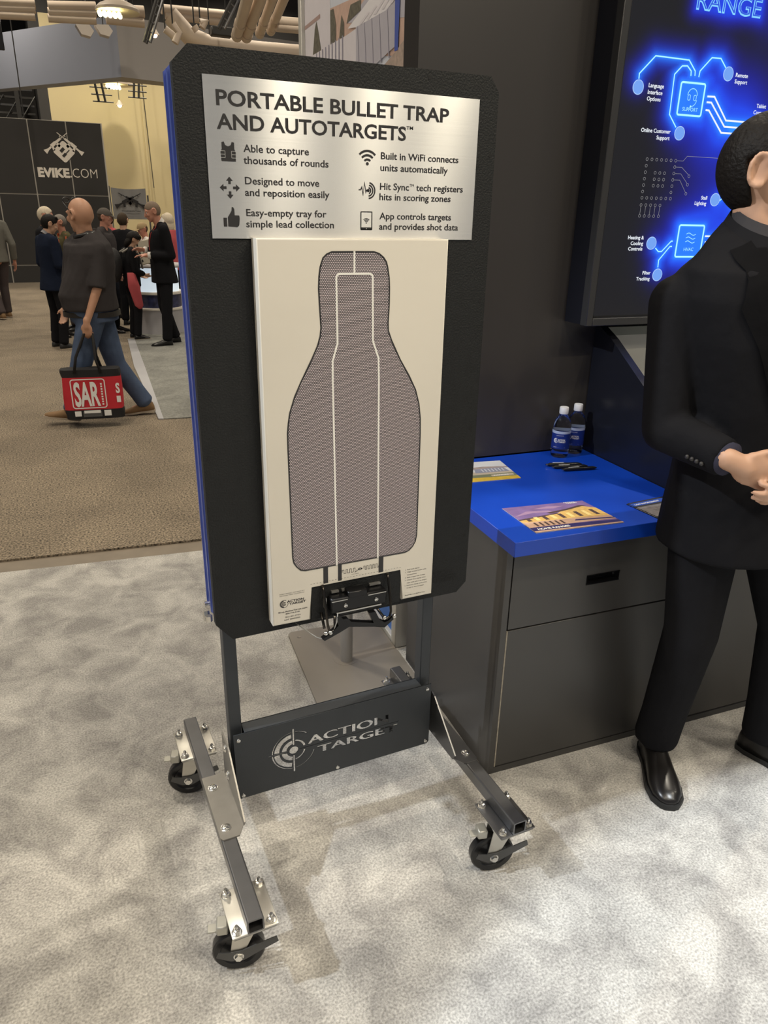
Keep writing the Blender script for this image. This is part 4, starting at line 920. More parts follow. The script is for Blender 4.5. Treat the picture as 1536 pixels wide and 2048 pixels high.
holes = [[(ex_-.0022, ez_+.016), (ex_+.0022, ez_+.016), (ex_+.0022, ez_+.071), (ex_-.0022, ez_+.071)], [(ex_-.0022, ez_-.073), (ex_+.0022, ez_-.073), (ex_+.0022, ez_-.016), (ex_-.0022, ez_-.016)],
         [(ex_-.0706, ez_-.0016), (ex_-.016, ez_-.0016), (ex_-.016, ez_+.0016), (ex_-.0706, ez_+.0016)], [(ex_+.016, ez_-.0008), (ex_+.314, ez_-.0006), (ex_+.314, ez_+.0006), (ex_+.016, ez_+.0012)],
         arc(ex_, ez_, 0, .0125, 0, 359, 24)[:25], arc(ex_, ez_, .020, .034, 97, 176), arc(ex_, ez_, .020, .034, 184, 263), arc(ex_, ez_, .0285, .034, 10, 82), arc(ex_, ez_, .0285, .034, 278, 350),
         arc(ex_, ez_, .0405, .0550, 97, 177), arc(ex_, ez_, .0405, .0550, 183, 263), arc(ex_, ez_, .0580, .0612, 95, 178), arc(ex_, ez_, .0580, .0612, 182, 265), arc(ex_, ez_, .0580, .0612, 50, 85), arc(ex_, ez_, .0580, .0612, 275, 346)]
holes += loops_of('ACTION', -0.0900, 0.3065, 0.2440, 0.0260, 0.035) + loops_of('TARGET', -0.0610, 0.2685, 0.2440, 0.0230, 0.035)
cu = bpy.data.curves.new('plate_outline', 'CURVE'); cu.dimensions = '2D'; cu.fill_mode = 'BOTH'; cu.extrude = 0.0015
for lp in [[(-0.2870, 0.1890), (0.2800, 0.1890), (0.2870, 0.196), (0.2870, 0.3985), (-0.2870, 0.3985)]]+holes:
    sp = cu.splines.new('POLY'); sp.points.add(len(lp)-1); sp.use_cyclic_u = True
    for p_, (a, c_) in zip(sp.points, lp): p_.co = (a, c_, 0, 1)
o = bpy.data.objects.new('tmp', cu); C.objects.link(o); me = bpy.data.meshes.new_from_object(o); bpy.data.objects.remove(o)
me.transform(Matrix.Translation((0, 0.0870, 0)) @ Matrix.Rotation(math.pi/2, 4, 'X')); me.materials.clear(); me.materials.append(M_slate)
plate = part('lower_plate', me, None, trap, 'dark slate plate with cut out round sight emblem and lettering')
mb = MB(); mb.box((-0.2575, 0.0860, 0.3955), (0.2575, 0.1300, 0.3985), 0.001); mb.box((-0.2575, 0.1270, 0.355), (0.2575, 0.1300, 0.3985)); part('plate_lip', mb, M_slate, plate)
for x, z in [(-0.2750, 0.3800), (-0.2720, 0.1980), (-0.0025, 0.1990), (0.2760, 0.2005), (0.2750, 0.3835)]:
    mb = MB(); mb.lathe([(0.0058, 0), (0.0050, 0.0025), (0.0028, 0.0036), (0, 0.0036)], 14, Matrix.Translation((x, 0.0855, z)) @ Matrix.Rotation(math.pi/2, 4, 'X')); part('rivet', mb, M_zinc, plate)
# bolts: stud, hex nut, washer
def bolt_mesh():
    m_ = MB(); m_.lathe([(0.0115, 0), (0.0115, 0.0018), (0, 0.0018)], 14); m_.lathe([(0.0092, 0.0018), (0.0092, 0.0095), (0.006, 0.0105), (0, 0.0105)], 6); m_.lathe([(0.0042, 0.010), (0.0042, 0.019), (0.003, 0.0205), (0, 0.0205)], 10)
    return m_.mesh('bolt', M_zinc, 'auto')
BOLT = bolt_mesh()
def bolthead_mesh():
    m_ = MB(); m_.lathe([(0.0130, 0), (0.0130, 0.0015), (0.0105, 0.002), (0.0098, 0.0045), (0.0062, 0.0068), (0.0035, 0.0068), (0.003, 0.0048), (0, 0.0048)], 18)
    return m_.mesh('bolt_head', M_zinc, 'auto')
BHEAD = bolthead_mesh()
def put(name, me, loc, parent, M3=None):
    o = link(name, me, parent); o.location = Vector(loc) - (Vector(parent['base']) if parent.type == 'EMPTY' and parent.parent is None else Vector((0, 0, 0)))
    if M3: o.rotation_euler = M3.to_euler()
    return o
LEGX = 0.345
# one caster, copied to the four corners (geometry around the plate centre, z from the floor)
td = Vector((-0.970, 0.243, 0)); nd = Vector((-0.243, -0.970, 0)); wc = td*0.028 + Vector((0, 0, 0.0600))
FR3 = Matrix((td, nd, Vector((0, 0, 1)))).transposed()       # local x = trail, y = axle towards the viewer, z up
def loc4(p=Vector((0, 0, 0))): return Matrix.Translation(p) @ FR3.to_4x4()
def caster(cx, cy):
    m_ = MB(); m_.box((-0.050, -0.064, 0.1675), (0.050, 0.064, 0.1735), 0.003, Matrix.Translation((cx, cy, 0))); m_.lathe([(0.036, 0.150), (0.038, 0.158), (0.034, 0.168), (0, 0.168)], 24, Matrix.Translation((cx, cy, 0)))
    c_ = part('caster', m_, M_castsilver, trap)
    B0 = Vector((cx, cy, 0))
    m_ = MB(); A = Matrix.Translation(B0+wc) @ FR3.to_4x4() @ Matrix.Rotation(math.pi/2, 4, 'X')
    m_.lathe([(0.012, -0.016), (0.024, -0.014), (0.040, -0.010), (0.043, -0.013), (0.056, -0.0135), (0.0600, -0.010), (0.0600, 0.010), (0.056, 0.0135), (0.043, 0.013), (0.040, 0.010), (0.024, 0.014), (0.012, 0.016)], 32, A)
    put('wheel', m_.mesh('wheel', M_tyre, 'auto'), (0, 0, 0), c_)
    m_ = MB()
    for s_ in (-1, 1):
        y = s_*0.0205
        m_.prism([tuple(B0 + FR3 @ Vector(q)) for q in ((-0.022, y, 0.152), (0.036-0.013, y, 0.050), (0.036+0.013, y, 0.050), (0.034, y, 0.152))], tuple(FR3 @ Vector((0, s_*0.0028, 0))))
    m_.box((-0.024, -0.023, 0.146), (0.036, 0.023, 0.152), 0.002, Matrix.Translation(B0) @ FR3.to_4x4())
    put('fork', m_.mesh('fork', M_castsilver, 'auto'), (0, 0, 0), c_)
    m_ = MB(); a = B0+wc; m_.cyl(a-nd*0.030, a+nd*0.030, 0.0055, n=12); m_.cyl(a+nd*0.0275, a+nd*0.0335, 0.0095, 0.0088, 6); m_.cyl(a+nd*0.0235, a+nd*0.0275, 0.012, n=16)
    put('axle_bolt', m_.mesh('axle_bolt', M_zinc, 'auto'), (0, 0, 0), c_)
    m_ = MB()
    y = 0.0250
    m_.prism([tuple(B0 + FR3 @ Vector(q)) for q in ((0.078, y, 0.066), (0.072, y, 0.080), (0.048, y, 0.076), (0.022, y, 0.077), (-0.020, y, 0.094), (-0.060, y, 0.108), (-0.064, y, 0.092), (-0.020, y, 0.068), (0.018, y, 0.046), (0.046, y, 0.048))], tuple(FR3 @ Vector((0, 0.0022, 0))))
    put('brake_arm', m_.mesh('brake_arm', mat('dark_brake_steel', (0.10, 0.10, 0.10), 0.45, 0.6), 'auto'), (0, 0, 0), c_)
    m_ = MB(); m_.box((0.048, -0.016, 0.122), (0.074, 0.018, 0.148), 0.003, Matrix.Translation(B0) @ FR3.to_4x4()); m_.box((0.072, -0.011, 0.126), (0.094, 0.011, 0.131), 0.001, Matrix.Translation(B0) @ FR3.to_4x4())
    put('brake_tab', m_.mesh('brake_tab', mat('cream_brake_steel', (0.46, 0.45, 0.40), 0.4, 0.6), 'auto'), (0, 0, 0), c_)
    return c_
CASTERS = []
c0 = caster(-LEGX, -0.237); CASTERS.append(c0)
for cx, cy in ((LEGX, -0.237), (-LEGX, 0.3725), (LEGX, 0.3725)):
    r = c0.copy(); C.objects.link(r); r.location = c0.location + Vector((cx+LEGX, cy+0.237, 0))
    for ch in list(c0.children): d_ = ch.copy(); C.objects.link(d_); d_.parent = r
for sx_ in (-1, 1):
    xc = sx_*LEGX
    mb = MB(); y0_, y1_ = -0.305, 0.441; prof_o = rr_pts(-0.019, 0.180, 0.019, 0.218, 0.004, 3); prof_i = rr_pts(-0.0155, 0.1835, 0.0155, 0.2145, 0.003, 3); n = len(prof_o)
    R4 = [[mb.bm.verts.new((xc+a, y, z)) for a, z in pr] for y, pr in ((y0_, prof_o), (y1_, prof_o), (y1_, prof_i), (y0_, prof_i))]
    for k in range(4):
        for i in range(n): mb.bm.faces.new((R4[k][i], R4[k][(i+1) % n], R4[(k+1) % 4][(i+1) % n], R4[(k+1) % 4][i]))
    lg = part('leg', mb, M_bare_steel, trap, smooth=False)
    mb = MB(); mb.box((xc-0.0155, -0.20, 0.1835), (xc+0.0155, -0.198, 0.2145)); put('tube_shade_sheet', mb.mesh('tube_shade_sheet', M_tube_in), (0, 0, 0), lg)  # black sheet across the hollow tube, stands in for the shade inside
    for yc in (-0.237, 0.3725):
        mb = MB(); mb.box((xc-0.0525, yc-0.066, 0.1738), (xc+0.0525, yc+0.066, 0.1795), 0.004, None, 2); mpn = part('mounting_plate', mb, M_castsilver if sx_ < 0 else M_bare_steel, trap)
        for dx in (-0.0391, 0.0391):
            for dy in (-0.0515, 0.0515): put('bolt', BOLT, (xc+dx, yc+dy, 0.1795), mpn, Matrix.Rotation(random.random()*3, 3, 'Z'))
    # gusset bracket: flange on the tube, upright triangle against the post
    mb = MB(); s_ = sx_
    mb.prism([(xc+s_*0.020, 0.165, 0.2185), (xc+s_*0.020, -0.058, 0.2185), (xc+s_*0.014, -0.066, 0.2185), (xc-s_*0.026, -0.066, 0.2185), (s_*0.302, -0.036, 0.2185), (s_*0.302, 0.165, 0.2185)], (0, 0, 0.004))
    mb.prism([(s_*0.2985, -0.036, 0.2190), (s_*0.2985, -0.048, 0.240), (s_*0.2985, 0.085, 0.352), (s_*0.2985, 0.100, 0.358), (s_*0.2985, 0.165, 0.358), (s_*0.2985, 0.165, 0.2190)], (s_*0.0040, 0, 0))
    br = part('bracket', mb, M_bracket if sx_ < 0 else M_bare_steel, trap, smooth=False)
    for y in (-0.030, 0.118): put('bolt_head', BHEAD, (xc, y, 0.2225), br)
    for y, z in ((0.125, 0.335), (0.115, 0.255)): put('bolt_head', BHEAD, (s_*0.3027, y, z), br, Matrix.Rotation(s_*math.pi/2, 3, 'Y'))

# clamp under the target
mb = MB(); mb.box((-0.1115, -0.0335, 0.7640), (0.1185, -0.0002, 0.8545), 0.002); cl = part('clamp_block', mb, M_rubber, trap)
mb = MB()
mb.box((-0.072, -0.064, 0.7890), (0.068, -0.036, 0.8250), 0.003); mb.box((-0.030, -0.0645, 0.820), (0.018, -0.036, 0.836), 0.002); mb.box((-0.055, -0.064, 0.7815), (0.056, -0.040, 0.7885), 0.002)
jw = part('clamp_jaw', mb, M_blacksteel, trap)
mb = MB(); mb.box((-0.060, -0.0648, 0.7865), (0.054, -0.0630, 0.7895)); mb.box((-0.071, -0.0648, 0.8185), (-0.032, -0.0630, 0.8205)); mb.box((0.020, -0.0648, 0.8185), (0.066, -0.0630, 0.8205))
for x0_, x1_ in ((-0.062, -0.044), (-0.036, -0.026), (0.004, 0.018), (0.034, 0.062)): mb.box((x0_, -0.0400, 0.8285), (x1_, -0.0335, 0.8335))
mb.box((-0.0815, -0.050, 0.795), (-0.0785, -0.034, 0.825))
put('bright_edge', mb.mesh('bright_edge', mat('worn_bright_steel', (0.45, 0.44, 0.42), 0.35, 0.8)), (0, 0, 0), jw)
for x in (-0.0370, 0.0404):
    mb = MB(); mb.lathe([(0.0052, 0), (0.0046, 0.0022), (0.0028, 0.003), (0.0022, 0.0012), (0, 0.0012)], 16, Matrix.Translation((x, -0.0642, 0.8045)) @ Matrix.Rotation(math.pi/2, 4, 'X')); put('clamp_screw', mb.mesh('clamp_screw', M_zinc, 'auto'), (0, 0, 0), jw)
M_wire = mat('black_chrome_wire', (0.06, 0.055, 0.05), 0.18, 0.9)
mb = MB()
mb.tube([(-0.0835, -0.037, 0.8545), (-0.0835, -0.045, 0.842), (-0.0832, -0.058, 0.80), (-0.0825, -0.066, 0.765), (-0.080, -0.068, 0.752), (-0.074, -0.069, 0.7455), (-0.068, -0.069, 0.748), (-0.0655, -0.068, 0.758), (-0.0655, -0.066, 0.785)], 0.0032, 8); part('wire_bail', mb, M_wire, trap, smooth=True); mb = MB()
mb.tube([(-0.089, -0.040, 0.785), (-0.0885, -0.052, 0.765), (-0.0885, -0.060, 0.752)], 0.0034, 8); part('wire_stub', mb, M_wire, trap, smooth=True); mb = MB()
mb.tube([(0.0800, -0.037, 0.8545), (0.0800, -0.045, 0.842), (0.0796, -0.058, 0.80), (0.0790, -0.066, 0.765), (0.0755, -0.068, 0.753), (0.066, -0.069, 0.748), (0.060, -0.069, 0.753), (0.052, -0.068, 0.765), (0.044, -0.064, 0.778)], 0.0032, 8)
part('wire_bail', mb, M_wire, trap, smooth=True)
for x, z in ((-0.0885, 0.7455), (-0.0770, 0.7445), (0.0600, 0.7530), (0.0860, 0.7520)):
    mb = MB(); mb.ell((x, -0.070, z), 0.0058, u=12, v=8); part('pivot_nut', mb, M_zinc, trap, smooth=True)
mb = MB()
wing = [(-0.0975, 0.7320), (-0.0922, 0.7272), (-0.0554, 0.7405), (-0.0318, 0.7508), (0.0326, 0.7360), (0.0602, 0.7277), (0.0833, 0.7448), (0.0805, 0.7525), (0.0700, 0.7440), (0.0600, 0.7415), (0.0470, 0.7510), (0.0360, 0.7760), (0.0190, 0.7760), (0.0315, 0.7462), (-0.0265, 0.7630), (-0.0344, 0.7735), (-0.0470, 0.7745), (-0.0530, 0.7840), (-0.0610, 0.7830), (-0.0580, 0.7600), (-0.0700, 0.7480)]
mb.prism([(x, -0.073, z) for x, z in wing], (0, 0.014, 0)); part('clamp_lever', mb, M_blacksteel, trap, smooth=False)
mb = MB(); mb.tube([at(591, 1245, 0.0), at(600, 1252, -0.02), at(620, 1266, -0.045), at(634, 1275, -0.055), at(645, 1278, -0.060), at(656, 1272, -0.066), at(668, 1259, -0.070), at(674, 1243, -0.071), at(675.5, 1226, -0.070)], 0.0013, 6)
part('cable', mb, M_cable, trap, smooth=True)

# paper target block held by the clamp
TX0, TX1, TZ0, TZ1, TY = -0.2030, 0.2045, 0.7710, 1.5990, -0.0360
tg_ = thing('paper_target', 'tall cream paper target with a dotted dark bottle silhouette clamped below the silver sign', 'target', (0, -0.02, 0.76))
mb = MB(); mb.prism([(TX0, TY, TZ0), (-0.1132, TY, TZ0-0.002), (-0.1128, TY, 0.8560), (0.1190, TY, 0.8575), (0.1212, TY, TZ0), (TX1, TY, TZ0), (TX1, TY, TZ1), (TX0, TY, TZ1)], (0, 0.0335, 0))
es = [e for e in mb.bm.edges if abs(e.verts[0].co.y-TY) < 1e-5 and abs(e.verts[1].co.y-TY) < 1e-5]
bmesh.ops.bevel(mb.bm, geom=es, offset=0.0035, segments=3, profile=0.6, affect='EDGES')
tb = part('foam_block', mb, M_paper, tg_, smooth='auto')
F = Flat((0, TY, 0), (1, 0, 0), (0, 0, 1), 0.0004)
right = [(0.0000, 1.5752), (0.0354, 1.5750), (0.0470, 1.5715), (0.0569, 1.5641), (0.0630, 1.5560), (0.0659, 1.5470), (0.0700, 1.5250), (0.0713, 1.5037), (0.0712, 1.4700), (0.0696, 1.4355), (0.0705, 1.4200), (0.0783, 1.4000), (0.0927, 1.3718), (0.1003, 1.3571), (0.1227, 1.3215), (0.1392, 1.2900), (0.1490, 1.2570), (0.1535, 1.2250), (0.1550, 1.1900), (0.1560, 0.9400), (0.1530, 0.9235), (0.1460, 0.9110), (0.1370, 0.9025), (0.1265, 0.8988)]
left_ = [(-0.1236, 0.8985), (-0.1340, 0.9015), (-0.1431, 0.9114), (-0.1495, 0.9220), (-0.1517, 0.9360), (-0.1546, 1.1900), (-0.1544, 1.2210), (-0.1520, 1.2430), (-0.1479, 1.2648), (-0.1368, 1.2967), (-0.1226, 1.3258), (-0.0981, 1.3715), (-0.0860, 1.3960), (-0.0800, 1.4150), (-0.0779, 1.4317), (-0.0800, 1.4700), (-0.0818, 1.5068), (-0.0805, 1.5300), (-0.0778, 1.5480), (-0.0719, 1.5640), (-0.0640, 1.5710), (-0.0537, 1.5750)]
sil = right + left_
F.poly(sil, 0, 1)
ol = [(x, z) for x, z in sil]
F.line(ol, 0.0030, 1, 2, close=True)
WL = 0.0040
F.line([(-0.0066, 1.5765), (-0.0064, 1.5360)], WL, 2, 3)
F.line([(-0.0477, 0.8975), (-0.0540, 1.3200), (-0.0540, 1.3640), (-0.0432, 1.3995), (-0.0450, 1.5275), (-0.0438, 1.5308), (-0.0412, 1.5335), (-0.0380, 1.5343), (0.0265, 1.5337), (0.0300, 1.5328), (0.0325, 1.5300), (0.0335, 1.5265), (0.0355, 1.4010), (0.0490, 1.3640), (0.0505, 1.3200), (0.0552, 0.8975)], WL, 2, 3)
F.rect(-0.0806, 0.8562, -0.0690, 0.8990, 1, 1); F.rect(-0.0448, 0.8562, -0.0355, 0.8990, 1, 1); F.rect(0.0580, 0.8578, 0.0702, 0.8990, 1, 1)
# serrated trace between the bars
def zigzag(x0, x1, z, n, h):
    w_ = (x1-x0)/n; pts = [(x0, z)]
    for i in range(n):
        a = x0+i*w_; up = z+h*0.55; dn = z-h*0.45
        pts += [(a+w_*.10, z if i == 0 else dn), (a+w_*.10, up), (a+w_*.55, up), (a+w_*.55, dn), (a+w_, dn)]
    pts += [(x1, z)]
    F.line(pts, 0.0010, 1, 1)
zigzag(-0.0350, 0.0020, 0.8765, 4, 0.0095); zigzag(0.0190, 0.0578, 0.8770, 5, 0.0095)
F.ring(0.0105, 0.8770, 0.0036, 0.0008, 1, 1, n=14); F.poly([(0.0040, 0.8770), (0.0095, 0.8805), (0.0095, 0.8735)], 1, 1); F.poly([(0.0175, 0.8770), (0.0115, 0.8805), (0.0115, 0.8735)], 1, 1)
F.line([(-0.0035, 0.8700), (0.0060, 0.8745)], 0.0008, 1, 1); F.text('CUT HERE', -0.0118, 0.8655, 0.0190, 0.0018, 1)
x = -0.112
while x < 0.118:
    F.rect(x, 0.8605, x+0.0035, 0.8613, 3, 1); x += 0.0075
# small print left
F.text('PATENT PENDING - COPYRIGHT 2019', -0.1856, 0.8481, 0.0588, 0.0019, 1); F.text('AUTOMATED TARGET SOLUTIONS, INC', -0.1857, 0.8437, 0.0588, 0.0019, 1)
crosshair_logo(F, -0.1758, 0.8236, 0.0100, 1, 1, 0.10)
F.text('ACTION', -0.1692, 0.8256, 0.0404, 0.0054, 1, 0.035, slant=0.12); F.text('TARGET', -0.1640, 0.8188, 0.0400, 0.0050, 1, 0.035, slant=0.12)
F.text('Shop.ActionTarget.com', -0.1900, 0.8018, 0.0688, 0.0036, 1, 0.02); F.text('800.779.0182', -0.1729, 0.7958, 0.0342, 0.0030, 1, 0.02); F.text('SKU 851-37/54', -0.1738, 0.7873, 0.0362, 0.0030, 1, 0.015); F.text('LOT 00492023', -0.1762, 0.7800, 0.0375, 0.0032, 1, 0.015)
for n_, body, x, z, w_ in [('1.', 'Pull back clamp', 0.1342, 0.8494, 0.0330), ('2.', 'Align target holes with', 0.1342, 0.8428, 0.0518), ('', 'dotted lines', 0.1347, 0.8351, 0.0260), ('3.', 'Slide target into holder', 0.1342, 0.8280, 0.0500), ('4.', 'Check that clamp seats', 0.1342, 0.8210, 0.0512), ('', 'align with plate on target', 0.1342, 0.8136, 0.0547), ('5.', 'Release clamp and press', 0.1342, 0.8065, 0.0551), ('', 'firmly to secure target', 0.1343, 0.7996, 0.0475), ('', 'Read Manual Before Use', 0.1305, 0.7797, 0.0543)]:
    F.text(body, x, z, w_, 0.0026, 1, 0.008)
    if n_: F.text(n_, 0.1288, z, 0.0026, 0.0026, 1, 0.008)
F.build('target_print', [M_dots, M_ink, M_whiteprint, M_greyprint], tb)

# ================================================================== PEOPLE
def skin_mat(name, col): return mat(name, col, 0.5, 0, 0.05, 25)
def cloth(name, col, n=0.10, sc=9, bump=0.8, rough=0.85): return mat(name, col, rough, 0, n, sc, bump, 9, spec=0.08)
TMP = bpy.data.scenes.new('remesh_bench')
def remesh(mb, name, material, voxel, smooth=4, clear_below=None):
    me = mb.mesh(name, material, True)
    o = bpy.data.objects.new('tmp', me); TMP.collection.objects.link(o)
    m = o.modifiers.new('r', 'REMESH'); m.mode = 'VOXEL'; m.voxel_size = voxel; m.use_smooth_shade = True
    if smooth:
        m2 = o.modifiers.new('s', 'SMOOTH'); m2.factor = 0.5; m2.iterations = smooth
    vl = TMP.view_layers[0]; vl.update(); dg = vl.depsgraph; dg.update()
    out = bpy.data.meshes.new_from_object(o.evaluated_get(dg)); out.name = name
    bpy.data.objects.remove(o); bpy.data.meshes.remove(me)
    if not out.materials: out.materials.append(material)
    return out
def ring_pts(c, ax, ay, rx, ry, n=20, sq=2.4):
    out = []
    for i in range(n):
        t = 2*math.pi*i/n; co, si = math.cos(t), math.sin(t)
        out.append(c + ax*(rx*math.copysign(abs(co)**(2/sq), co)) + ay*(ry*math.copysign(abs(si)**(2/sq), si)))
    return out
def hand(mb, wr, d, t, pn, s=1.0, curl=25, fist=False, fr=0.0085):
    """palm plus five separate fingers; d points along the hand, t to the thumb side, pn out of the palm"""
    d = d.normalized(); t = (t - d*t.dot(d)).normalized(); pn2 = d.cross(t); pn2 = pn2 if pn2.dot(pn) > 0 else -pn2
    B3 = Matrix((t, d, pn2)).transposed()
    mb.ell(wr + d*0.048*s, (0.040*s, 0.052*s, 0.016*s), B3, 14, 10); mb.cap(wr - d*0.02*s, wr + d*0.03*s, 0.025*s, 0.026*s, 10)
    for off, ln, bk in ((0.028, 0.070, 0.088), (0.0095, 0.080, 0.094), (-0.0095, 0.075, 0.091), (-0.0275, 0.060, 0.082)):
        p = wr + d*bk*s + t*off*s; ang = math.radians(8 if not fist else 60); r_ = fr*s
        q = wr + d*(bk-0.045)*s + t*off*0.8*s; mb.cap(q, p, r_*1.1, r_*1.1, 8)
        for seg, f_ in enumerate((0.45, 0.32, 0.23)):
            v = d*math.cos(ang) + pn2*math.sin(ang); p2 = p + v*(ln*f_*s); mb.cap(p, p2, r_*(1.0-0.08*seg), r_*(0.92-0.08*seg), 8)
            p = p2; ang += math.radians(curl if not fist else 75)
    p = wr + d*0.028*s + t*0.030*s
    mb.cap(wr + d*0.02*s + t*0.012*s, p, 0.014*s, 0.012*s, 8)
    p2 = p + (t*0.55 + d*0.80 + pn2*(0.35 if not fist else 0.8)).normalized()*0.034*s; mb.cap(p, p2, 0.0105*s, 0.0095*s, 8)
    p3 = p2 + (t*(0.15 if not fist else -0.5) + d*0.95 + pn2*0.35).normalized()*0.028*s; mb.cap(p2, p3, 0.0095*s, 0.0078*s, 8)
def frame3(hf):
    hf = hf.normalized(); rt = hf.cross(Vector((0, 0, 1))).normalized(); up = rt.cross(hf).normalized()
    return Matrix((rt, hf, up)).transposed(), rt, hf, up
def stand(pos, ang, H, **ov):
    """default standing joints; ang = facing direction in degrees from +x; overrides in local (right, forward, up) metres for a 1.75 m body"""
    s = H/1.75; a = math.radians(ang); f = Vector((math.cos(a), math.sin(a), 0)); r = Vector((f.y, -f.x, 0))
    loc = dict(pel=(0, 0, .95), chest=(0, .01, 1.27), neck=(0, -.005, 1.475), head=(0, .035, 1.635), shR=(.185, -.01, 1.42), shL=(-.185, -.01, 1.42), elR=(.225, -.04, 1.13), elL=(-.225, -.04, 1.13), wrR=(.235, .05, .88), wrL=(-.235, .05, .88),
               hipR=(.095, 0, .92), hipL=(-.095, 0, .92), knR=(.105, .02, .49), knL=(-.105, .02, .49), anR=(.11, -.03, .085), anL=(-.11, -.03, .085))
    loc.update({k: v for k, v in ov.items() if k in loc})
    J = {k: Vector(pos) + (r*v[0] + f*v[1])*s + Vector((0, 0, v[2]*s)) for k, v in loc.items()}
    J.update(f=f, r=r, s=s)
    J['hf'] = f; J['toeR'] = J['toeL'] = f
    if 'head_ang' in ov: h = math.radians(ov['head_ang']); J['hf'] = Vector((math.cos(h), math.sin(h), ov.get('head_pitch', -0.1)))
    elif 'head_pitch' in ov: J['hf'] = f + Vector((0, 0, ov['head_pitch']))
    return J
def torso_rings(J, infl, belly, t0, sh_drop=0.0, flare=0.0, n=20):
    s = J['s']; P, Cc, N = J['pel'], J['chest'], J['neck']; out = []
    def sp(t):
        if t < 0.58: return P.lerp(Cc, t/0.58)
        return Cc.lerp(N, (t-0.58)/0.42)
    prof = [(-.30, .172, .128), (-.15, .170, .125), (0, .165, .118), (.2, .152, .112), (.4, .160, .116), (.58, .178, .120), (.75, .186, .112), (.86, .170, .095), (.94, .110, .080), (1.0, .072, .068)]
    ax0 = (J['hipR']-J['hipL']); ax0.z = 0; ax1 = (J['shR']-J['shL']); ax1.z = 0
    for t, hw, hd in prof:
        if t < t0-0.001: continue
        ax = ax0.normalized().lerp(ax1.normalized(), max(0, min(1, t))).normalized(); fy = Vector((-ax.y, ax.x, 0))
        if fy.dot(J['f']) < 0: fy = -fy
        if t >= .94: fy = (fy - Vector((0, 0, .45))).normalized()
        b = belly*math.exp(-((t-0.18)/0.26)**2); fl = flare*max(0, -t+0.1)
        c = sp(t) + fy*(b*0.55)*s
        g_ = J.get('bulk', 0.0)*(1 if t < .9 else 0.3); out.append((c, ax, fy, (hw+infl+b*0.45+fl+g_*.6)*s, (hd+infl+b*0.55+fl+g_)*s))
    return out
def drape(me, pts, dirv, off):
    """throw points along dirv onto a garment mesh and lift them by off"""
    from mathutils.bvhtree import BVHTree
    bvh = BVHTree.FromPolygons([v.co for v in me.vertices], [p.vertices for p in me.polygons]); out = []
    for p in pts:
        h = bvh.ray_cast(Vector(p) - dirv*0.6, dirv)
        q = h[0] if h[0] is not None else Vector(p)
        out.append(q - dirv*off)
    return out
def patch(name, me, poly, dirv, material, parent, off=0.004, nsub=6, label=None, thick=0.003):
    """strip between two polylines (poly = (left points, right points)) draped on a garment"""
    Lp, Rp = poly; mb = MB(); rows = []
    def samp(pl, u):
        u *= len(pl)-1; i = min(int(u), len(pl)-2); return Vector(pl[i]).lerp(Vector(pl[i+1]), u-i)
    nr = nsub*(len(Lp)-1)
    for k in range(nr+1):
        a, b_ = samp(Lp, k/nr), samp(Rp, k/nr); rows.append(drape(me, [a.lerp(b_, j/3) for j in range(4)], dirv, off))
    V4 = [[mb.bm.verts.new(p) for p in r] for r in rows]
    for k in range(nr):
        for j in range(3): mb.bm.faces.new((V4[k][j], V4[k][j+1], V4[k+1][j+1], V4[k+1][j]))
    bmesh.ops.solidify(mb.bm, geom=list(mb.bm.faces), thickness=thick)
    return part(name, mb, material, parent, label)
def shoe(name, an, td, material, parent, s, sole=None, pitch=0.0, label=None, ht=0.10):
    td = Vector(td).normalized(); a = math.radians(pitch)
    fw = Vector((td.x*math.cos(a), td.y*math.cos(a), math.sin(a))); rt = Vector((td.y, -td.x, 0)); up = rt.cross(fw)
    base = an - up*(0.085*s) ; mb = MB(); rings = []
    for x, wd, h in ((-.065, .014, .050), (-.058, .028, .075), (-.035, .036, ht), (0, .037, ht+.005), (.045, .036, .085), (.09, .042, .066), (.135, .047, .052), (.175, .042, .042), (.20, .026, .032), (.208, .012, .022)):
        c = base + fw*x*s; n = 14; r_ = []
        for i in range(n):
            t = 2*math.pi*i/n; co, si = math.cos(t), math.sin(t)
            r_.append(c + rt*(wd*s*math.copysign(abs(co)**.8, co)) + up*((0.012 + (h-0.012)*max(0, si)**.75)*s if si > 0 else 0.012*s))
        rings.append(r_)
    mb.loft(rings); sh = part(name, mb, material, parent, label, smooth=True)
    mb = MB(); lo = []
    for x, wd in ((-.068, .016), (-.06, .031), (-.03, .039), (.03, .038), (.09, .046), (.135, .051), (.18, .045), (.207, .026), (.214, .012)): lo.append((x, wd))
    pts = [base + fw*x*s + rt*wd*s + up*0.016*s for x, wd in lo] + [base + fw*x*s - rt*wd*s + up*0.016*s for x, wd in lo[::-1]]
    mb.prism(pts, -up*0.0155*s); part('sole', mb, sole or M_black, sh)
    return sh
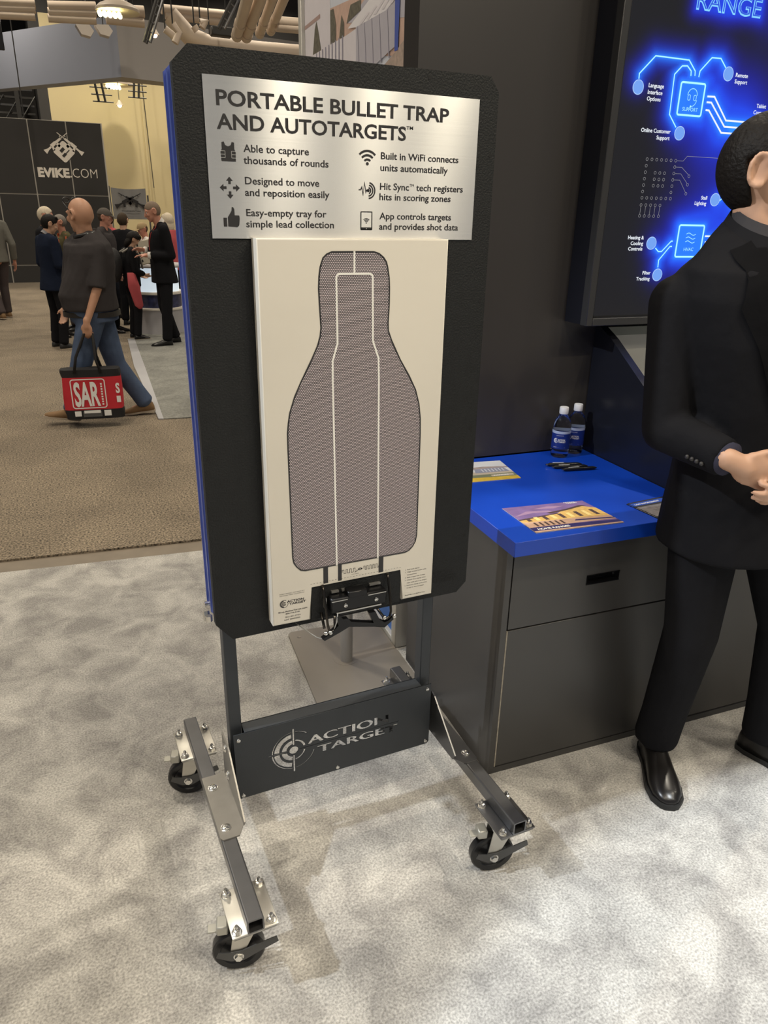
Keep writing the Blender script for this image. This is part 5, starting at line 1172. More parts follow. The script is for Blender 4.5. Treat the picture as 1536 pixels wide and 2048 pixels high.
def head_skin(mb, J, ears=True, detail=1.0):
    s = J['s']*J.get('hs', 1.0); M3, rt, hf, up = frame3(J['hf']); c = J['head']
    mb.ell(c + hf*(-.010)*s + up*.012*s, (.074*s, .094*s, .098*s), M3, 20, 14)
    mb.ell(c + hf*.026*s - up*.045*s, (.056*s, .062*s, .068*s), M3, 16, 12)
    mb.ell(c + hf*.066*s - up*.088*s, (.026*s, .022*s, .022*s), M3, 10, 8)               # chin
    mb.cap(c + hf*.090*s + up*.012*s, c + hf*.107*s - up*.026*s, .009*s, .0125*s, 8)      # nose
    for q in (-1, 1):
        mb.ell(c + hf*.072*s + rt*q*.036*s - up*.018*s, (.022*s, .018*s, .022*s), M3, 8, 6)     # cheeks
        mb.cap(c + hf*.078*s + rt*q*.012*s + up*.026*s, c + hf*.070*s + rt*q*.048*s + up*.026*s, .010*s, .009*s, 8)   # brow
        if ears:
            mb.ell(c + rt*q*.078*s - hf*.010*s - up*.004*s, (.0055*s, .021*s, .034*s), M3, 12, 10)
            pr = [c + rt*q*(.088+.004*math.cos(a_))*s - hf*(.012+.019*math.cos(a_))*s + up*(.000+.033*math.sin(a_))*s for a_ in [math.radians(-110+22*k_) for k_ in range(13)]]
            for k_ in range(12): mb.cap(pr[k_], pr[k_+1], .0062*s, .0062*s, 6)
            mb.ell(c + rt*q*.083*s - hf*.004*s - up*.030*s, (.006*s, .010*s, .010*s), M3, 8, 6)
    mb.cap(c + hf*.086*s + rt*-.016*s - up*.055*s, c + hf*.086*s + rt*.016*s - up*.055*s, .009*s, .009*s, 8)  # lips
    mb.cap(J['neck'] - Vector((0, 0, .03*s)) , c - hf*.012*s - up*.060*s, .058*s, .052*s, 14)
def hair_cap(J, mode, material, parent, label=None):
    s = J['s']*J.get('hs', 1.0); M3, rt, hf, up = frame3(J['hf']); c = J['head']; mb = MB()
    g = dict(buzz=0.003, short=0.009, thick=0.012, long=0.020)[mode]
    def piece(cuts):
        m_ = MB(); m_.ell(c - hf*.012*s + up*.014*s, ((.075+g)*s, (.095+g)*s, (.098+g)*s), M3, 28, 20)
        for co, no in cuts:
            bmesh.ops.bisect_plane(m_.bm, geom=m_.bm.verts[:]+m_.bm.edges[:]+m_.bm.faces[:], plane_co=co, plane_no=no, clear_outer=True); bmesh.ops.holes_fill(m_.bm, edges=[e for e in m_.bm.edges if e.is_boundary])
        me_ = bpy.data.meshes.new('t'); m_.bm.to_mesh(me_); m_.bm.free(); mb.bm.from_mesh(me_); bpy.data.meshes.remove(me_)
    piece([(c + up*.026*s - hf*.0*s, (-up + hf*.10).normalized()), (c + hf*.068*s + up*.052*s, (hf*0.85 - up*0.50).normalized())])     # crown
    piece([(c - hf*.036*s, (hf*1.0 + up*.35).normalized()), (c - hf*.05*s - up*.088*s, (-up + hf*.35).normalized())])                     # back of the head
    if mode in ('thick', 'short'):
        for q in (-1, 1): mb.cap(c + rt*q*.074*s + hf*.026*s + up*.03*s, c + rt*q*.075*s + hf*.022*s - up*.004*s, .011*s, .007*s, 8)
    if mode == 'thick':
        for k in range(7): mb.ell(c + hf*(.050-.012*k)*s + up*(.092+.010*math.sin(k*1.3))*s + rt*.018*math.sin(k*2.1)*s, (.050*s, .028*s, .022*s), M3, 12, 8)
    if mode == 'long':
        mb.ell(c - hf*.055*s - up*.070*s, (.085*s, .055*s, .110*s), M3, 16, 12)
        mb.ell(c + hf*.03*s + up*.075*s, (.080*s, .065*s, .045*s), M3, 14, 10)
    me = remesh(mb, 'hair', material, 0.007 if mode != 'buzz' else 0.009, 2)
    return part('hair', me, None, parent, label)
def cap_hat(J, material, parent, back=False, label=None):
    s = J['s']; M3, rt, hf, up = frame3(J['hf']); c = J['head']; mb = MB()
    mb.ell(c - hf*.010*s + up*.020*s, (.086*s, .106*s, .104*s), M3, 20, 14)
    bmesh.ops.bisect_plane(mb.bm, geom=mb.bm.verts[:]+mb.bm.edges[:]+mb.bm.faces[:], plane_co=c+up*.028*s, plane_no=-up, clear_outer=True); bmesh.ops.holes_fill(mb.bm, edges=[e for e in mb.bm.edges if e.is_boundary])
    h = part('cap', mb, material, parent, label)
    d_ = -hf if back else hf; mb = MB()
    pts = [c + d_*(.085+.065*math.cos(t))*s + rt*.075*math.sin(t)*s + up*(.034-.012*math.cos(t))*s for t in [math.radians(a) for a in range(-90, 91, 20)]]
    mb.prism(pts, up*.006*s); part('brim', mb, material, h)
def eyes(J, parent, glasses=False):
    s = J['s']*J.get('hs', 1.0); M3, rt, hf, up = frame3(J['hf']); c = J['head']; W_ = mat('eye_white', (0.62, 0.60, 0.56), 0.3); D_ = mat('dark_iris', (0.02, 0.014, 0.01), 0.2)
    for q in (-1, 1):
        e = c + hf*.0775*s + rt*q*.031*s + up*.008*s
        mb = MB(); mb.ell(e, (.0125*s, .0085*s, .0075*s), M3, 10, 8); ey = part('eye', mb, W_, parent, smooth=True)
        mb = MB(); mb.ell(e + hf*.006*s, (.0055*s, .0045*s, .0058*s), M3, 8, 6); put('iris', mb.mesh('iris', D_, True), (0, 0, 0), ey)
def person(label, J, skin, hair, haircol, topc, topkind, pants, shoec, voxel=0.013, belly=0.0, group=None, hands=None, face=False, hem=None, sole=None, pitchR=0, pitchL=0, toph='jacket', bodyfat=0.0, hidden_feet=False, extra=None):
    s = J['s']; base = Vector((J['pel'].x, J['pel'].y, 0)); t = thing('person', label, 'person', base, group=group)
    mb = MB(); head_skin(mb, J)
    R4 = torso_rings(J, -0.022, belly*0.8, 0.0); mb.loft([ring_pts(c, a, f_, rx, ry) for c, a, f_, rx, ry in R4])
    mb.ell(J['pel'] - Vector((0, 0, .03*s)), (.135*s, .095*s, .10*s), Matrix((J['r'], J['f'], Vector((0, 0, 1)))).transposed())
    for q in 'RL':
        mb.cap(J['sh'+q], J['el'+q], .044*s, .036*s); mb.cap(J['el'+q], J['wr'+q], .036*s, .025*s)
        mb.cap(J['hip'+q], J['kn'+q], .070*s, .048*s); mb.cap(J['kn'+q], J['an'+q], .048*s, .034*s)
        td = Vector(J['toe'+q]).normalized(); mb.cap(J['an'+q] - Vector((0, 0, .02*s)), J['an'+q] + td*.10*s - Vector((0, 0, .05*s)), .030*s, .022*s)
        hd = (hands or {}).get(q)
        d_ = (J['wr'+q]-J['el'+q]).normalized()
        if hd: hand(mb, J['wr'+q], hd.get('d', d_), hd['t'], hd['pn'], s*hd.get('sc', 1.0), hd.get('curl', 25), hd.get('fist', False))
        else: hand(mb, J['wr'+q], d_, J['f'], (J['pel']-J['wr'+q]).normalized(), s, 22)
    body = part('body', remesh(mb, 'body', skin, voxel*0.72, 2), None, t)
    # trousers
    if pants is not None:
        mb = MB()
        R4 = torso_rings(J, 0.006, belly, -0.15)[:3 if topkind == 'tee' else 2]; lg_ = J.get('leg', 1.08)*s
        mb.loft([ring_pts(c, a, f_, rx, ry) for c, a, f_, rx, ry in R4])
        for q in 'RL':
            an2 = J['kn'+q].lerp(J['an'+q], 0.93)
            mb.cap(J['hip'+q], J['kn'+q], .089*lg_, .066*lg_); mb.cap(J['kn'+q], an2, .066*lg_, .057*lg_); mb.cyl(J['kn'+q].lerp(an2, .6), an2 + (an2-J['kn'+q]).normalized()*.03*s, .058*lg_, .060*lg_, 16)
        part('trousers', remesh(mb, 'trousers', pants, voxel, 3), None, t)
    # top
    mb = MB(); inf = dict(jacket=0.016, shirt=0.013, tee=0.024)[topkind]; t0 = -0.30 if topkind == 'jacket' else -0.15
    if hem is not None: t0 = hem
    rg = torso_rings(J, inf, belly, t0, flare=0.05 if topkind == 'jacket' else 0.0); mb.loft([ring_pts(c, a, f_, rx, ry) for c, a, f_, rx, ry in rg])
    for q in 'RL':
        mb.ell(J['sh'+q], .062*s); 
        if topkind == 'tee':
            m_ = J['sh'+q].lerp(J['el'+q], 0.80); mb.cap(J['sh'+q], m_, .064*s, .062*s); mb.cyl(J['sh'+q].lerp(J['el'+q], .3), J['sh'+q].lerp(J['el'+q], 0.98), .060*s, .068*s, 16)
        else:
            w_ = J['el'+q].lerp(J['wr'+q], 0.90 if topkind == 'jacket' else 0.88); mb.cap(J['sh'+q], J['el'+q], .064*s, .055*s); mb.cap(J['el'+q], J['el'+q].lerp(J['wr'+q], .55), .055*s, .049*s); mb.cyl(J['el'+q].lerp(J['wr'+q], .5), w_, .049*s, .045*s, 16)
        mb.cap(J['sh'+q] - (J['sh'+q]-J['neck'])*0.25, J['neck'] + (J['sh'+q]-J['neck'])*0.30, .060*s, .055*s)
    top = remesh(mb, toph, topc, voxel, 3); part(toph, top, None, t)
    for q, pt in (('R', pitchR), ('L', pitchL)): shoe('shoe', J['an'+q], J['toe'+q], shoec, t, s, sole, pt)
    if hair in ('buzz', 'short', 'thick', 'long'): hair_cap(J, hair, haircol, t)
    elif hair == 'cap': cap_hat(J, haircol, t); hair_cap(J, 'buzz', (extra or {}).get('under', mat('brown_hair', (0.06, 0.04, 0.025), 0.8)), t)
    if face: eyes(J, t)
    return t, top
def collar(J, material, parent, h=0.040, open_=True, name='collar'):
    """shirt collar: band round the neck with two folded points in front"""
    s = J['s']; mb = MB(); nk = J['neck']; up = (J['head']-J['neck']).normalized(); f = (J['f'] - up*J['f'].dot(up)).normalized(); r = f.cross(up)
    n = 22; inner = []; top = []; bot = []
    for i in range(n+1):
        a = math.radians(25 + 310*i/n) ; d_ = f*math.cos(a) + r*math.sin(a)
        low = 0.030 if (i < 3 or i > n-3) else 0.0
        tl = up*(-.032*math.cos(a) - .006)*s
        top.append(nk + tl + up*h*s + d_*.064*s); bot.append(nk + tl - up*(0.004+low)*s + d_*(.080 + low*0.6)*s); inner.append(nk + tl + up*(h-.006)*s + d_*.059*s)
    tv = [mb.bm.verts.new(p) for p in top]; bv = [mb.bm.verts.new(p) for p in bot]; iv = [mb.bm.verts.new(p) for p in inner]; ib = [mb.bm.verts.new(p - up*(h)*s) for p in inner]
    for i in range(n):
        mb.bm.faces.new((tv[i], tv[i+1], bv[i+1], bv[i])); mb.bm.faces.new((tv[i+1], tv[i], iv[i], iv[i+1])); mb.bm.faces.new((iv[i+1], iv[i], ib[i], ib[i+1]))
    return part(name, mb, material, parent, smooth='auto')
def lanyard(J, top, material, parent, badge=None, ln=0.36, off=0.004):
    s = J['s']; f = J['f']; r = J['r']; nk = J['neck']
    for q in (-1, 1):
        a = [nk + r*q*.070*s + Vector((0, 0, -.01*s)), nk + r*q*.060*s - Vector((0, 0, .12*s)), nk + r*q*.012*s - Vector((0, 0, ln*s))]
        patch('lanyard', top, ([p - r*.009*s for p in a], [p + r*.009*s for p in a]), -f, material, parent, off, 4)
    if badge:
        c = nk - Vector((0, 0, (ln+.06)*s)); patch('badge', top, ([c - r*.045*s + Vector((0, 0, .06)), c - r*.045*s - Vector((0, 0, .07))], [c + r*.045*s + Vector((0, 0, .06)), c + r*.045*s - Vector((0, 0, .07))]), -f, badge, parent, off+.004, 3)

SK1 = skin_mat('warm_skin', (0.50, 0.27, 0.17)); SK2 = skin_mat('light_skin', (0.56, 0.33, 0.22)); SK3 = skin_mat('tan_skin', (0.42, 0.23, 0.14)); SK4 = skin_mat('ruddy_skin', (0.55, 0.26, 0.18))
C_black = cloth('black_suiting', (0.011, 0.011, 0.013)); C_navy = cloth('navy_suiting', (0.012, 0.017, 0.034)); C_char = cloth('charcoal_shirting', (0.050, 0.045, 0.046)); C_jean = cloth('blue_denim', (0.080, 0.110, 0.180), 0.5, 7, 0.5)
C_grey = cloth('grey_knit', (0.16, 0.155, 0.135)); C_gpants = cloth('grey_brown_trousers', (0.075, 0.062, 0.062)); C_olive = cloth('olive_shirt', (0.085, 0.075, 0.038)); C_blackp = cloth('black_trousers', (0.012, 0.012, 0.014)); C_wh = cloth('white_shirt', (0.70, 0.66, 0.62), 0.03)
C_pink = cloth('faded_red_jacket', (0.50, 0.10, 0.11)); C_tan = cloth('tan_cap_cloth', (0.36, 0.27, 0.15)); C_capg = cloth('grey_cap_cloth', (0.10, 0.088, 0.078)); C_or = mat('orange_ribbon', (0.80, 0.22, 0.10), 0.6); C_red = mat('red_ribbon', (0.65, 0.06, 0.05), 0.6)
H_black = mat('black_hair', (0.010, 0.008, 0.007), 0.55, 0, 0.3, 60, 0.5, 90, spec=0.15); H_brown = mat('brown_hair_2', (0.055, 0.038, 0.025), 0.7, 0, 0.3, 60, 0.5, 90, spec=0.15); H_grey = mat('grey_hair', (0.20, 0.175, 0.15), 0.8, 0, 0.2, 60); H_white = mat('white_blond_hair', (0.62, 0.53, 0.40), 0.8, 0, 0.2, 60, 0.5, 90); H_buzz = mat('greying_stubble_hair', (0.20, 0.145, 0.105), 0.85, 0, 0.2, 80)
LTH = mat('black_shoe_leather', (0.010, 0.009, 0.009), 0.28, 0, 0.1, 20); TANSH = mat('tan_suede', (0.22, 0.13, 0.06), 0.8, 0, 0.2, 30); SOLE_L = mat('pale_sole', (0.42, 0.35, 0.27), 0.7); SOLE_D = mat('dark_sole', (0.012, 0.012, 0.012), 0.6)
def ad(px, py, d):
    """point at horizontal distance d from the camera on the sight line of pixel px, py"""
    v = _f + _r*((px-768)/FPX) - _u*((py-1024)/FPX)
    return Vector((CX, CY, CZ)) + v*(d/math.hypot(v.x, v.y))

# --- man in the black suit at the counter ----------------------------------
J = dict(s=1.07, hs=0.98, f=Vector((-0.06, -0.998, 0)).normalized(), r=Vector((-0.998, 0.06, 0)).normalized())
J['neck'] = ad(1528, 466, 2.07); J['head'] = ad(1543, 345, 2.07); J['hf'] = Vector((0.53, -0.85, -0.10))
J['shR'] = ad(1354, 606, 2.00); J['shL'] = J['shR'] + Vector((0.385, -0.03, 0.005)); J['elR'] = ad(1330, 858, 1.95); J['wrR'] = ad(1468, 924, 1.83)
J['hipR'] = ad(1422, 985, 2.03); J['hipL'] = J['hipR'] + Vector((0.20, -0.02, 0)); J['pel'] = (J['hipR']+J['hipL'])*0.5 + Vector((0, 0, 0.03)); J['chest'] = J['pel'].lerp(J['neck'], 0.60) + Vector((0, -.015, 0))
J['knR'] = ad(1382, 1262, 2.04); J['anR'] = Vector((1.040, -0.078, 0.092)); J['anL'] = Vector((1.385, -0.205, 0.092)); J['knL'] = J['hipL'].lerp(J['anL'], 0.5) + Vector((0.02, -0.05, 0.0))
J['elL'] = J['shL'] + Vector((0.07, -0.05, -0.30)); J['wrL'] = J['wrR'] + Vector((0.20, -0.03, -0.04)); J['toeR'] = Vector((-0.50, -0.865, 0)); J['toeL'] = Vector((0.25, -0.95, 0))
dr_ = Vector((0.86, -0.42, -0.42)).normalized()
man, jk = person('man in a black suit standing at the blue worktop with his hands together', J, SK2, 'none', None, C_black, 'jacket', C_blackp, LTH, voxel=0.0085, hem=-0.30, sole=SOLE_D, face=True, toph='suit_jacket',
             hands=dict(R=dict(d=dr_, t=Vector((0.25, -0.35, 0.9)), pn=Vector((0.3, 0.9, 0.1)), curl=32, sc=0.98), L=dict(d=Vector((-0.85, -0.25, -0.25)), t=Vector((-0.2, -0.3, 0.95)), pn=Vector((-0.3, 0.9, 0)), curl=30, sc=0.98)))
hair_cap(J, 'thick', H_black, man)
C_dshirt = cloth('dark_grey_shirt', (0.055, 0.052, 0.055)); collar(J, C_dshirt, man, 0.046); collar({**J, 's': J['s']*1.16}, cloth('black_jacket_collar', (0.012, 0.012, 0.014)), man, 0.024, name='jacket_collar')
r_, f_ = J['r'], J['f']; nk = J['neck']; up_ = Vector((0, 0, 1))
def cp(a, z): return nk + r_*a*J['s'] + up_*z*J['s']       # a to his right (photo left), z from the neck
patch('shirt_front', jk, ([cp(.055, -.015), cp(.050, -.15), cp(.006, -.36)], [cp(-.055, -.015), cp(-.050, -.15), cp(-.006, -.36)]), -f_, C_dshirt, man, 0.004, 6)
for q in (1, -1):
    patch('lapel', jk, ([cp(q*.056, -.005), cp(q*.054, -.15), cp(q*.004, -.38)], [cp(q*.115, -.035), cp(q*.140, -.15), cp(q*.024, -.385)]), -f_, cloth('black_lapel', (0.014, 0.014, 0.016)), man, 0.009, 6, None, 0.004)
for z in (-.41, -.50):
    q = drape(jk, [cp(-.012, z)], -f_, 0.002)[0]; mb = MB(); mb.lathe([(0.009, -0.003), (0.009, 0.002), (0.006, 0.003), (0, 0.003)], 14, Matrix.Translation(q) @ (f_.to_track_quat('Z', 'Y').to_matrix().to_4x4())); part('jacket_button', mb, M_black, man)
wd = (J['wrR']-J['elR']).normalized(); cw = J['elR'].lerp(J['wrR'], 0.93)
mb = MB(); mb.cyl(cw - wd*0.04, cw + wd*0.002, .0400, .0415, 20); part('shirt_cuff', mb, cloth('slate_blue_cuff', (0.045, 0.045, 0.07)), man, smooth=True)
side = wd.cross(Vector((0, 0, 1))).normalized()
for k in range(4):
    q = cw - wd*(0.035+0.014*k) + side*0.050 - up_*0.018; mb = MB(); mb.ell(q, 0.0055, u=10, v=8); part('cuff_button', mb, mat('dull_cuff_button', (0.03, 0.028, 0.029), 0.5), man, smooth=True)

# --- bald man walking with the red tote -------------------------------------
YW = 5.02
J = stand((0, 0, 0), 158, 1.76)
for k, (px, py, dy) in dict(pel=(191, 618, 0), chest=(181, 530, 0), neck=(170, 466, 0), head=(160, 430, 0), shL=(196, 498, -.17), shR=(143, 492, .17), elL=(194, 578, -.22), elR=(140, 565, .22), wrL=(173, 646, -.26), wrR=(133, 612, .15),
                            hipL=(184, 632, -.10), hipR=(198, 630, .09), knL=(160, 738, -.08), knR=(232, 728, .08), anL=(148, 838, -.08), anR=(293, 822, .02)).items(): J[k] = at(px, py, YW+dy)
J['f'] = Vector((-0.93, 0.36, 0)).normalized(); J['r'] = Vector((J['f'].y, -J['f'].x, 0)); J['hf'] = Vector((-0.62, 0.78, -0.12)); J['toeL'] = Vector((-0.97, 0.1, 0)); J['toeR'] = Vector((-0.95, 0.2, 0)); J['hs'] = 1.10
J['bulk'] = 0.035; J['leg'] = 1.22; J['anL'].z = 0.115; J['anR'].z = 0.105
walker, tp = person('bald man in a dark grey polo and jeans walking with a red tote bag', J, SK1, 'none', None, C_char, 'tee', C_jean, TANSH, voxel=0.012, belly=0.085, sole=SOLE_L, toph='polo_shirt', pitchL=10, pitchR=-6, hem=0.0,
             hands=dict(L=dict(d=Vector((-0.05, 0, -1)), t=J['f'], pn=Vector((0, 1, 0)), fist=True, sc=1.05)))
s = J['s']; nk = J['neck']
mb = MB(); upn = (J['head']-J['neck']).normalized()
ring = [nk - upn*0.015 + (J['f']*math.cos(a) + J['r']*math.sin(a))*0.082*s + upn*(-0.02*math.cos(a)) for a in [2*math.pi*i/24 for i in range(25)]]
mb.tube(ring, 0.016, 8); cb_ = part('collar_strap', mb, M_black, walker, 'black strap with pale stars round the collar', smooth=True)
for k in range(7):
    a = math.radians(110+22*k); q = nk - upn*0.012 + (J['f']*math.cos(a) + J['r']*math.sin(a))*0.098*s - upn*0.02*math.cos(a); mb = MB(); mb.ell(q, 0.006, u=6, v=5); put('star', mb.mesh('star', mat('pale_star', (0.30, 0.36, 0.34), 0.6)), (0, 0, 0), cb_)
M3, rt, hf, up_ = frame3(J['hf']); c = J['head']; hs = s*1.10; mb = MB()
mb.tube([c + rt*-.083*hs - hf*.02*hs + up_*.00*hs, c + rt*-.084*hs + hf*.02*hs + up_*.05*hs, c + rt*-.072*hs + hf*.062*hs + up_*.092*hs], 0.004, 6)
part('glasses_arm', mb, M_black, walker, smooth=True)
mb = MB()
for q in (-1, 1): mb.tube([c + rt*(q*.036+.026*math.cos(a))*hs + hf*(.066)*hs + up_*(.100+.020*math.sin(a))*hs for a in [2*math.pi*i/12 for i in range(13)]], 0.0045, 6)
part('glasses_frame', mb, M_black, walker, 'black glasses pushed up on his head', smooth=True)
mb = MB(); pl4 = J['pel'] + Vector((0, 0, .015)); axx = (J['hipR']-J['hipL']); axx.z = 0; axx.normalize(); fy = J['f']
mb.loft([ring_pts(pl4 + Vector((0, 0, z)) + fy*.03, axx, Vector((-axx.y, axx.x, 0)), (.210*s), (.212*s), 24) for z in (-.062, -.022)]); part('belt', mb, mat('brown_black_belt', (0.016, 0.013, 0.011), 0.5), walker)
# red tote
M_tred = mat('red_tote_cloth', (0.56, 0.022, 0.035), 0.7, 0, 0.10, 9, 0.5, 9); M_tblack = mat('black_tote_cloth', (0.012, 0.011, 0.012), 0.8, 0, 0.1, 10)
A_ = at(118, 740, 4.76); Bq = at(240, 752, 4.70); u_ = (Bq-A_); u_.z = 0; wid = u_.length; u_.normalize(); dpt = Vector((-u_.y, u_.x, 0))*0.15
zt_, z3, z2, z1 = at(118, 742, 4.76).z, at(118, 757, 4.76).z, at(118, 823, 4.76).z, at(118, 842, 4.76).z
zc = Vector((A_.x, A_.y, 0)); tote = thing('tote_bag', 'red and black tote bag in the walking bald man\'s hand', 'bag', zc + u_*wid*0.5)
def band(za, zb, bulge, nm, m, top=False, lab=None):
    mb = MB(); rings = []
    for k in range(4):
        z = za+(zb-za)*k/3; rr = []
        for i in range(28):
            a = 2*math.pi*i/28; x = math.copysign(abs(math.cos(a))**.35, math.cos(a)); y = math.copysign(abs(math.sin(a))**.35, math.sin(a))
            q = zc + u_*wid*(0.5+0.5*x) + dpt*(0.5+0.5*y) + Vector((0, 0, z)) + u_*0.006*math.sin(z*60+i)
            rr.append(q)
        rings.append(rr)
    mb.loft(rings); return part(nm, mb, m, tote, lab)
band(z1, z2, 0, 'base_band', M_tblack); red = band(z2, z3, 0, 'red_body', M_tred); band(z3, zt_, 0, 'top_band', M_tblack)
for off in (Vector((0, 0, 0)) - dpt*0.02, dpt*1.02):
    mb = MB(); h_ = J['wrL'] + Vector((0, 0, -0.085)); mb.tube([zc + u_*wid*0.24 + off + Vector((0, 0, zt_-.02)), (zc + u_*wid*0.30 + off + Vector((0, 0, zt_+.10))), h_ - u_*0.03, h_ + Vector((0, 0, .012)), h_ + u_*0.03, zc + u_*wid*0.62 + off + Vector((0, 0, zt_+.08)), zc + u_*wid*0.68 + off + Vector((0, 0, zt_-.02))], 0.011, 6); part('strap', mb, M_tblack, tote, smooth=True)
F = Flat(zc - dpt*0.004, u_, (0, 0, 1), 0.004)
hz = z3-z2; F.rrect(wid*.15, z2+hz*.06, wid*.72, z2+hz*.94, .02, .008, 0); F.text('SAR', wid*.19, z2+hz*.14, wid*.43, hz*.72, 0, 0.03)
for k in range(9): F.rect(wid*.645, z2+hz*(.14+.078*k), wid*.675, z2+hz*(.19+.078*k), 0)
F.text('S', wid*.90, z2+hz*.50, wid*.07, hz*.30, 0, 0.04); F.rect(wid*.90, z2+hz*.20, wid*.97, z2+hz*.40, 0)
F.build('tote_print', [M_whiteprint], red)
F = Flat(zc - dpt*0.004, u_, (0, 0, 1), 0.004); hb = z2-z1; F.rect(wid*.16, z1+hb*.35, wid*.27, z1+hb*.9, 0); F.rect(wid*.30, z1+hb*.25, wid*.62, z1+hb*.85, 1); F.rect(wid*.32, z1+hb*.65, wid*.60, z1+hb*.95, 0, 2); F.rect(wid*.66, z1+hb*.3, wid*.78, z1+hb*.9, 0)
F.build('tote_base_print', [M_whiteprint, M_greyprint], tote)

# --- people across the aisle ---------------------------------------------------
J = stand((-0.375, 8.75, 0), 25, 1.585, head_ang=8, head_pitch=-0.45, head=(0.02, .055, 1.62), elR=(.24, -.02, 1.12), wrR=(.20, .24, 1.14), elL=(-.21, -.04, 1.13), wrL=(-.15, .14, .92), knR=(.10, .03, .49))
nav, tp = person('young man in a navy blazer bowing his head over a phone', J, SK2, 'none', None, C_navy, 'jacket', C_blackp, mat('black_trainers', (0.02, 0.02, 0.02), 0.5), sole=SOLE_L, toph='blazer', face=True, hands=dict(R=dict(t=Vector((0, 0.3, 0.9)), pn=Vector((0, 0, 1)), d=Vector((0.8, 0.35, 0.25)), curl=30)))
hair_cap(J, 'thick', H_black, nav); collar(J, cloth('pale_grey_collar', (0.26, 0.25, 0.26), 0.03), nav, 0.035)
q = J['wrR'] + Vector((0.10, 0.03, 0.055)); t = thing('phone', 'dark phone in the hand of the young man in the navy blazer', 'phone', q); MT = Matrix.Translation(q) @ Euler((math.radians(35), math.radians(-38), math.radians(20))).to_matrix().to_4x4()
mb = MB(); mb.box((-.072, -.038, -.004), (.072, .038, .004), .003, MT); part('case', mb, M_black, t); mb = MB(); mb.box((-.066, -.033, .004), (.066, .033, .005), 0, MT); part('glass', mb, mat('phone_glass', (0.05, 0.05, 0.10), 0.1, emis=(0.12, 0.12, 0.3), estr=0.3), t)

J = stand((0.935, 8.62, 0), 182, 1.755, head_pitch=-0.38, head=(0, .075, 1.625), neck=(0, .0, 1.475), elR=(.22, -.05, 1.13), wrR=(.16, .19, 1.17), elL=(-.22, -.07, 1.12), wrL=(-.13, .20, 1.12), anR=(.11, -.10, .085), anL=(-.10, .05, .085))
sm, tp = person('grey haired man in a black suit and white shirt looking down at his hands', J, SK4, 'none', None, C_black, 'jacket', C_blackp, LTH, sole=SOLE_D, toph='suit_jacket', face=True, belly=0.02)
hair_cap(J, 'buzz', H_buzz, sm); collar(J, C_wh, sm, 0.045); lanyard(J, tp, C_red, sm, None, 0.30)
for q in 'RL':
    d_ = (J['wr'+q]-J['el'+q]).normalized(); a = J['el'+q].lerp(J['wr'+q], .93); mb = MB(); mb.cyl(a-d_*.02, a+d_*.018, .042, .043, 14); part('shirt_cuff', mb, C_wh, sm, smooth=True)

J = stand((-1.075, 11.9, 0), 120, 1.72, knL=(-.10, .06, .50), anL=(-.11, -.10, .10), knR=(.10, .10, .50), anR=(.10, .10, .09), elR=(.24, -.10, 1.13), wrR=(.27, -.04, .87), elL=(-.24, .06, 1.13), wrL=(-.25, .20, .90))
gm, tp = person('man in a grey jumper and brown grey trousers walking off at the left edge', J, SK4, 'none', None, C_grey, 'shirt', C_gpants, TANSH, sole=SOLE_L, toph='jumper'); hair_cap(J, 'short', H_brown, gm)

J = stand((-0.36, 9.75, 0), -20, 1.66, head_ang=-12, head_pitch=-.15)
p_, tp = person('white haired man in black behind the navy blazer', J, SK4, 'none', None, C_blackp, 'shirt', C_blackp, LTH, face=True, toph='shirt'); hair_cap(J, 'short', H_white, p_); lanyard(J, tp, C_wh, p_, C_wh)
J = stand((-0.13, 10.3, 0), 195, 1.57, head_ang=185, head_pitch=-.05, elR=(.23, -.02, 1.12), wrR=(.18, .20, .98), elL=(-.23, 0, 1.12), wrL=(-.16, .18, .95))
p_, tp = person('man in an olive shirt with an orange lanyard and white badge', J, SK4, 'none', None, C_olive, 'shirt', C_gpants, LTH, face=True, toph='shirt', belly=0.03); hair_cap(J, 'buzz', H_grey, p_)
s = J['s']; nk = J['neck']
for q in (-1, 1):
    cam_d = Vector((0.05, 1, 0)).normalized(); a = [nk + Vector((q*.050-.02, 0, 0)), nk + Vector((q*.050-.03, 0, -.16)), nk + Vector((q*.02-.04, 0, -.36))]
    patch('lanyard', tp, ([v + Vector((-.011, 0, 0)) for v in a], [v + Vector((.011, 0, 0)) for v in a]), cam_d, C_or, p_, 0.005, 4)
c_ = nk + Vector((-.04, 0, -.42)); patch('badge', tp, ([c_ + Vector((-.05, 0, .06)), c_ + Vector((-.05, 0, -.08))], [c_ + Vector((.05, 0, .06)), c_ + Vector((.05, 0, -.08))]), Vector((0, 1, 0)), C_wh, p_, 0.008, 3)
q = J['wrL'] + Vector((0.10, -0.30, -0.36)); t = thing('red_pouch', 'bright red pouch hanging between the navy blazer and the walking man', 'bag', (0.02, 8.9, 0.42)); mb = MB()
mb.loft([[Vector((0.02, 8.9, z)) + Vector((rx*math.cos(a), ry*math.sin(a), 0)) for a in [2*math.pi*i/14 for i in range(14)]] for z, rx, ry in ((.42, .05, .03), (.46, .085, .05), (.60, .10, .05), (.70, .085, .03), (.73, .05, .015))]); part('pouch', mb, mat('bright_red_cloth', (0.75, 0.03, 0.03), 0.6), t, smooth=True)
mb = MB(); mb.tube([(-.02, 8.9, .72), (-.03, 8.9, .86), (.05, 8.9, .90), (.06, 8.9, .72)], .008, 6); part('pouch_strap', mb, M_tblack, t, smooth=True)

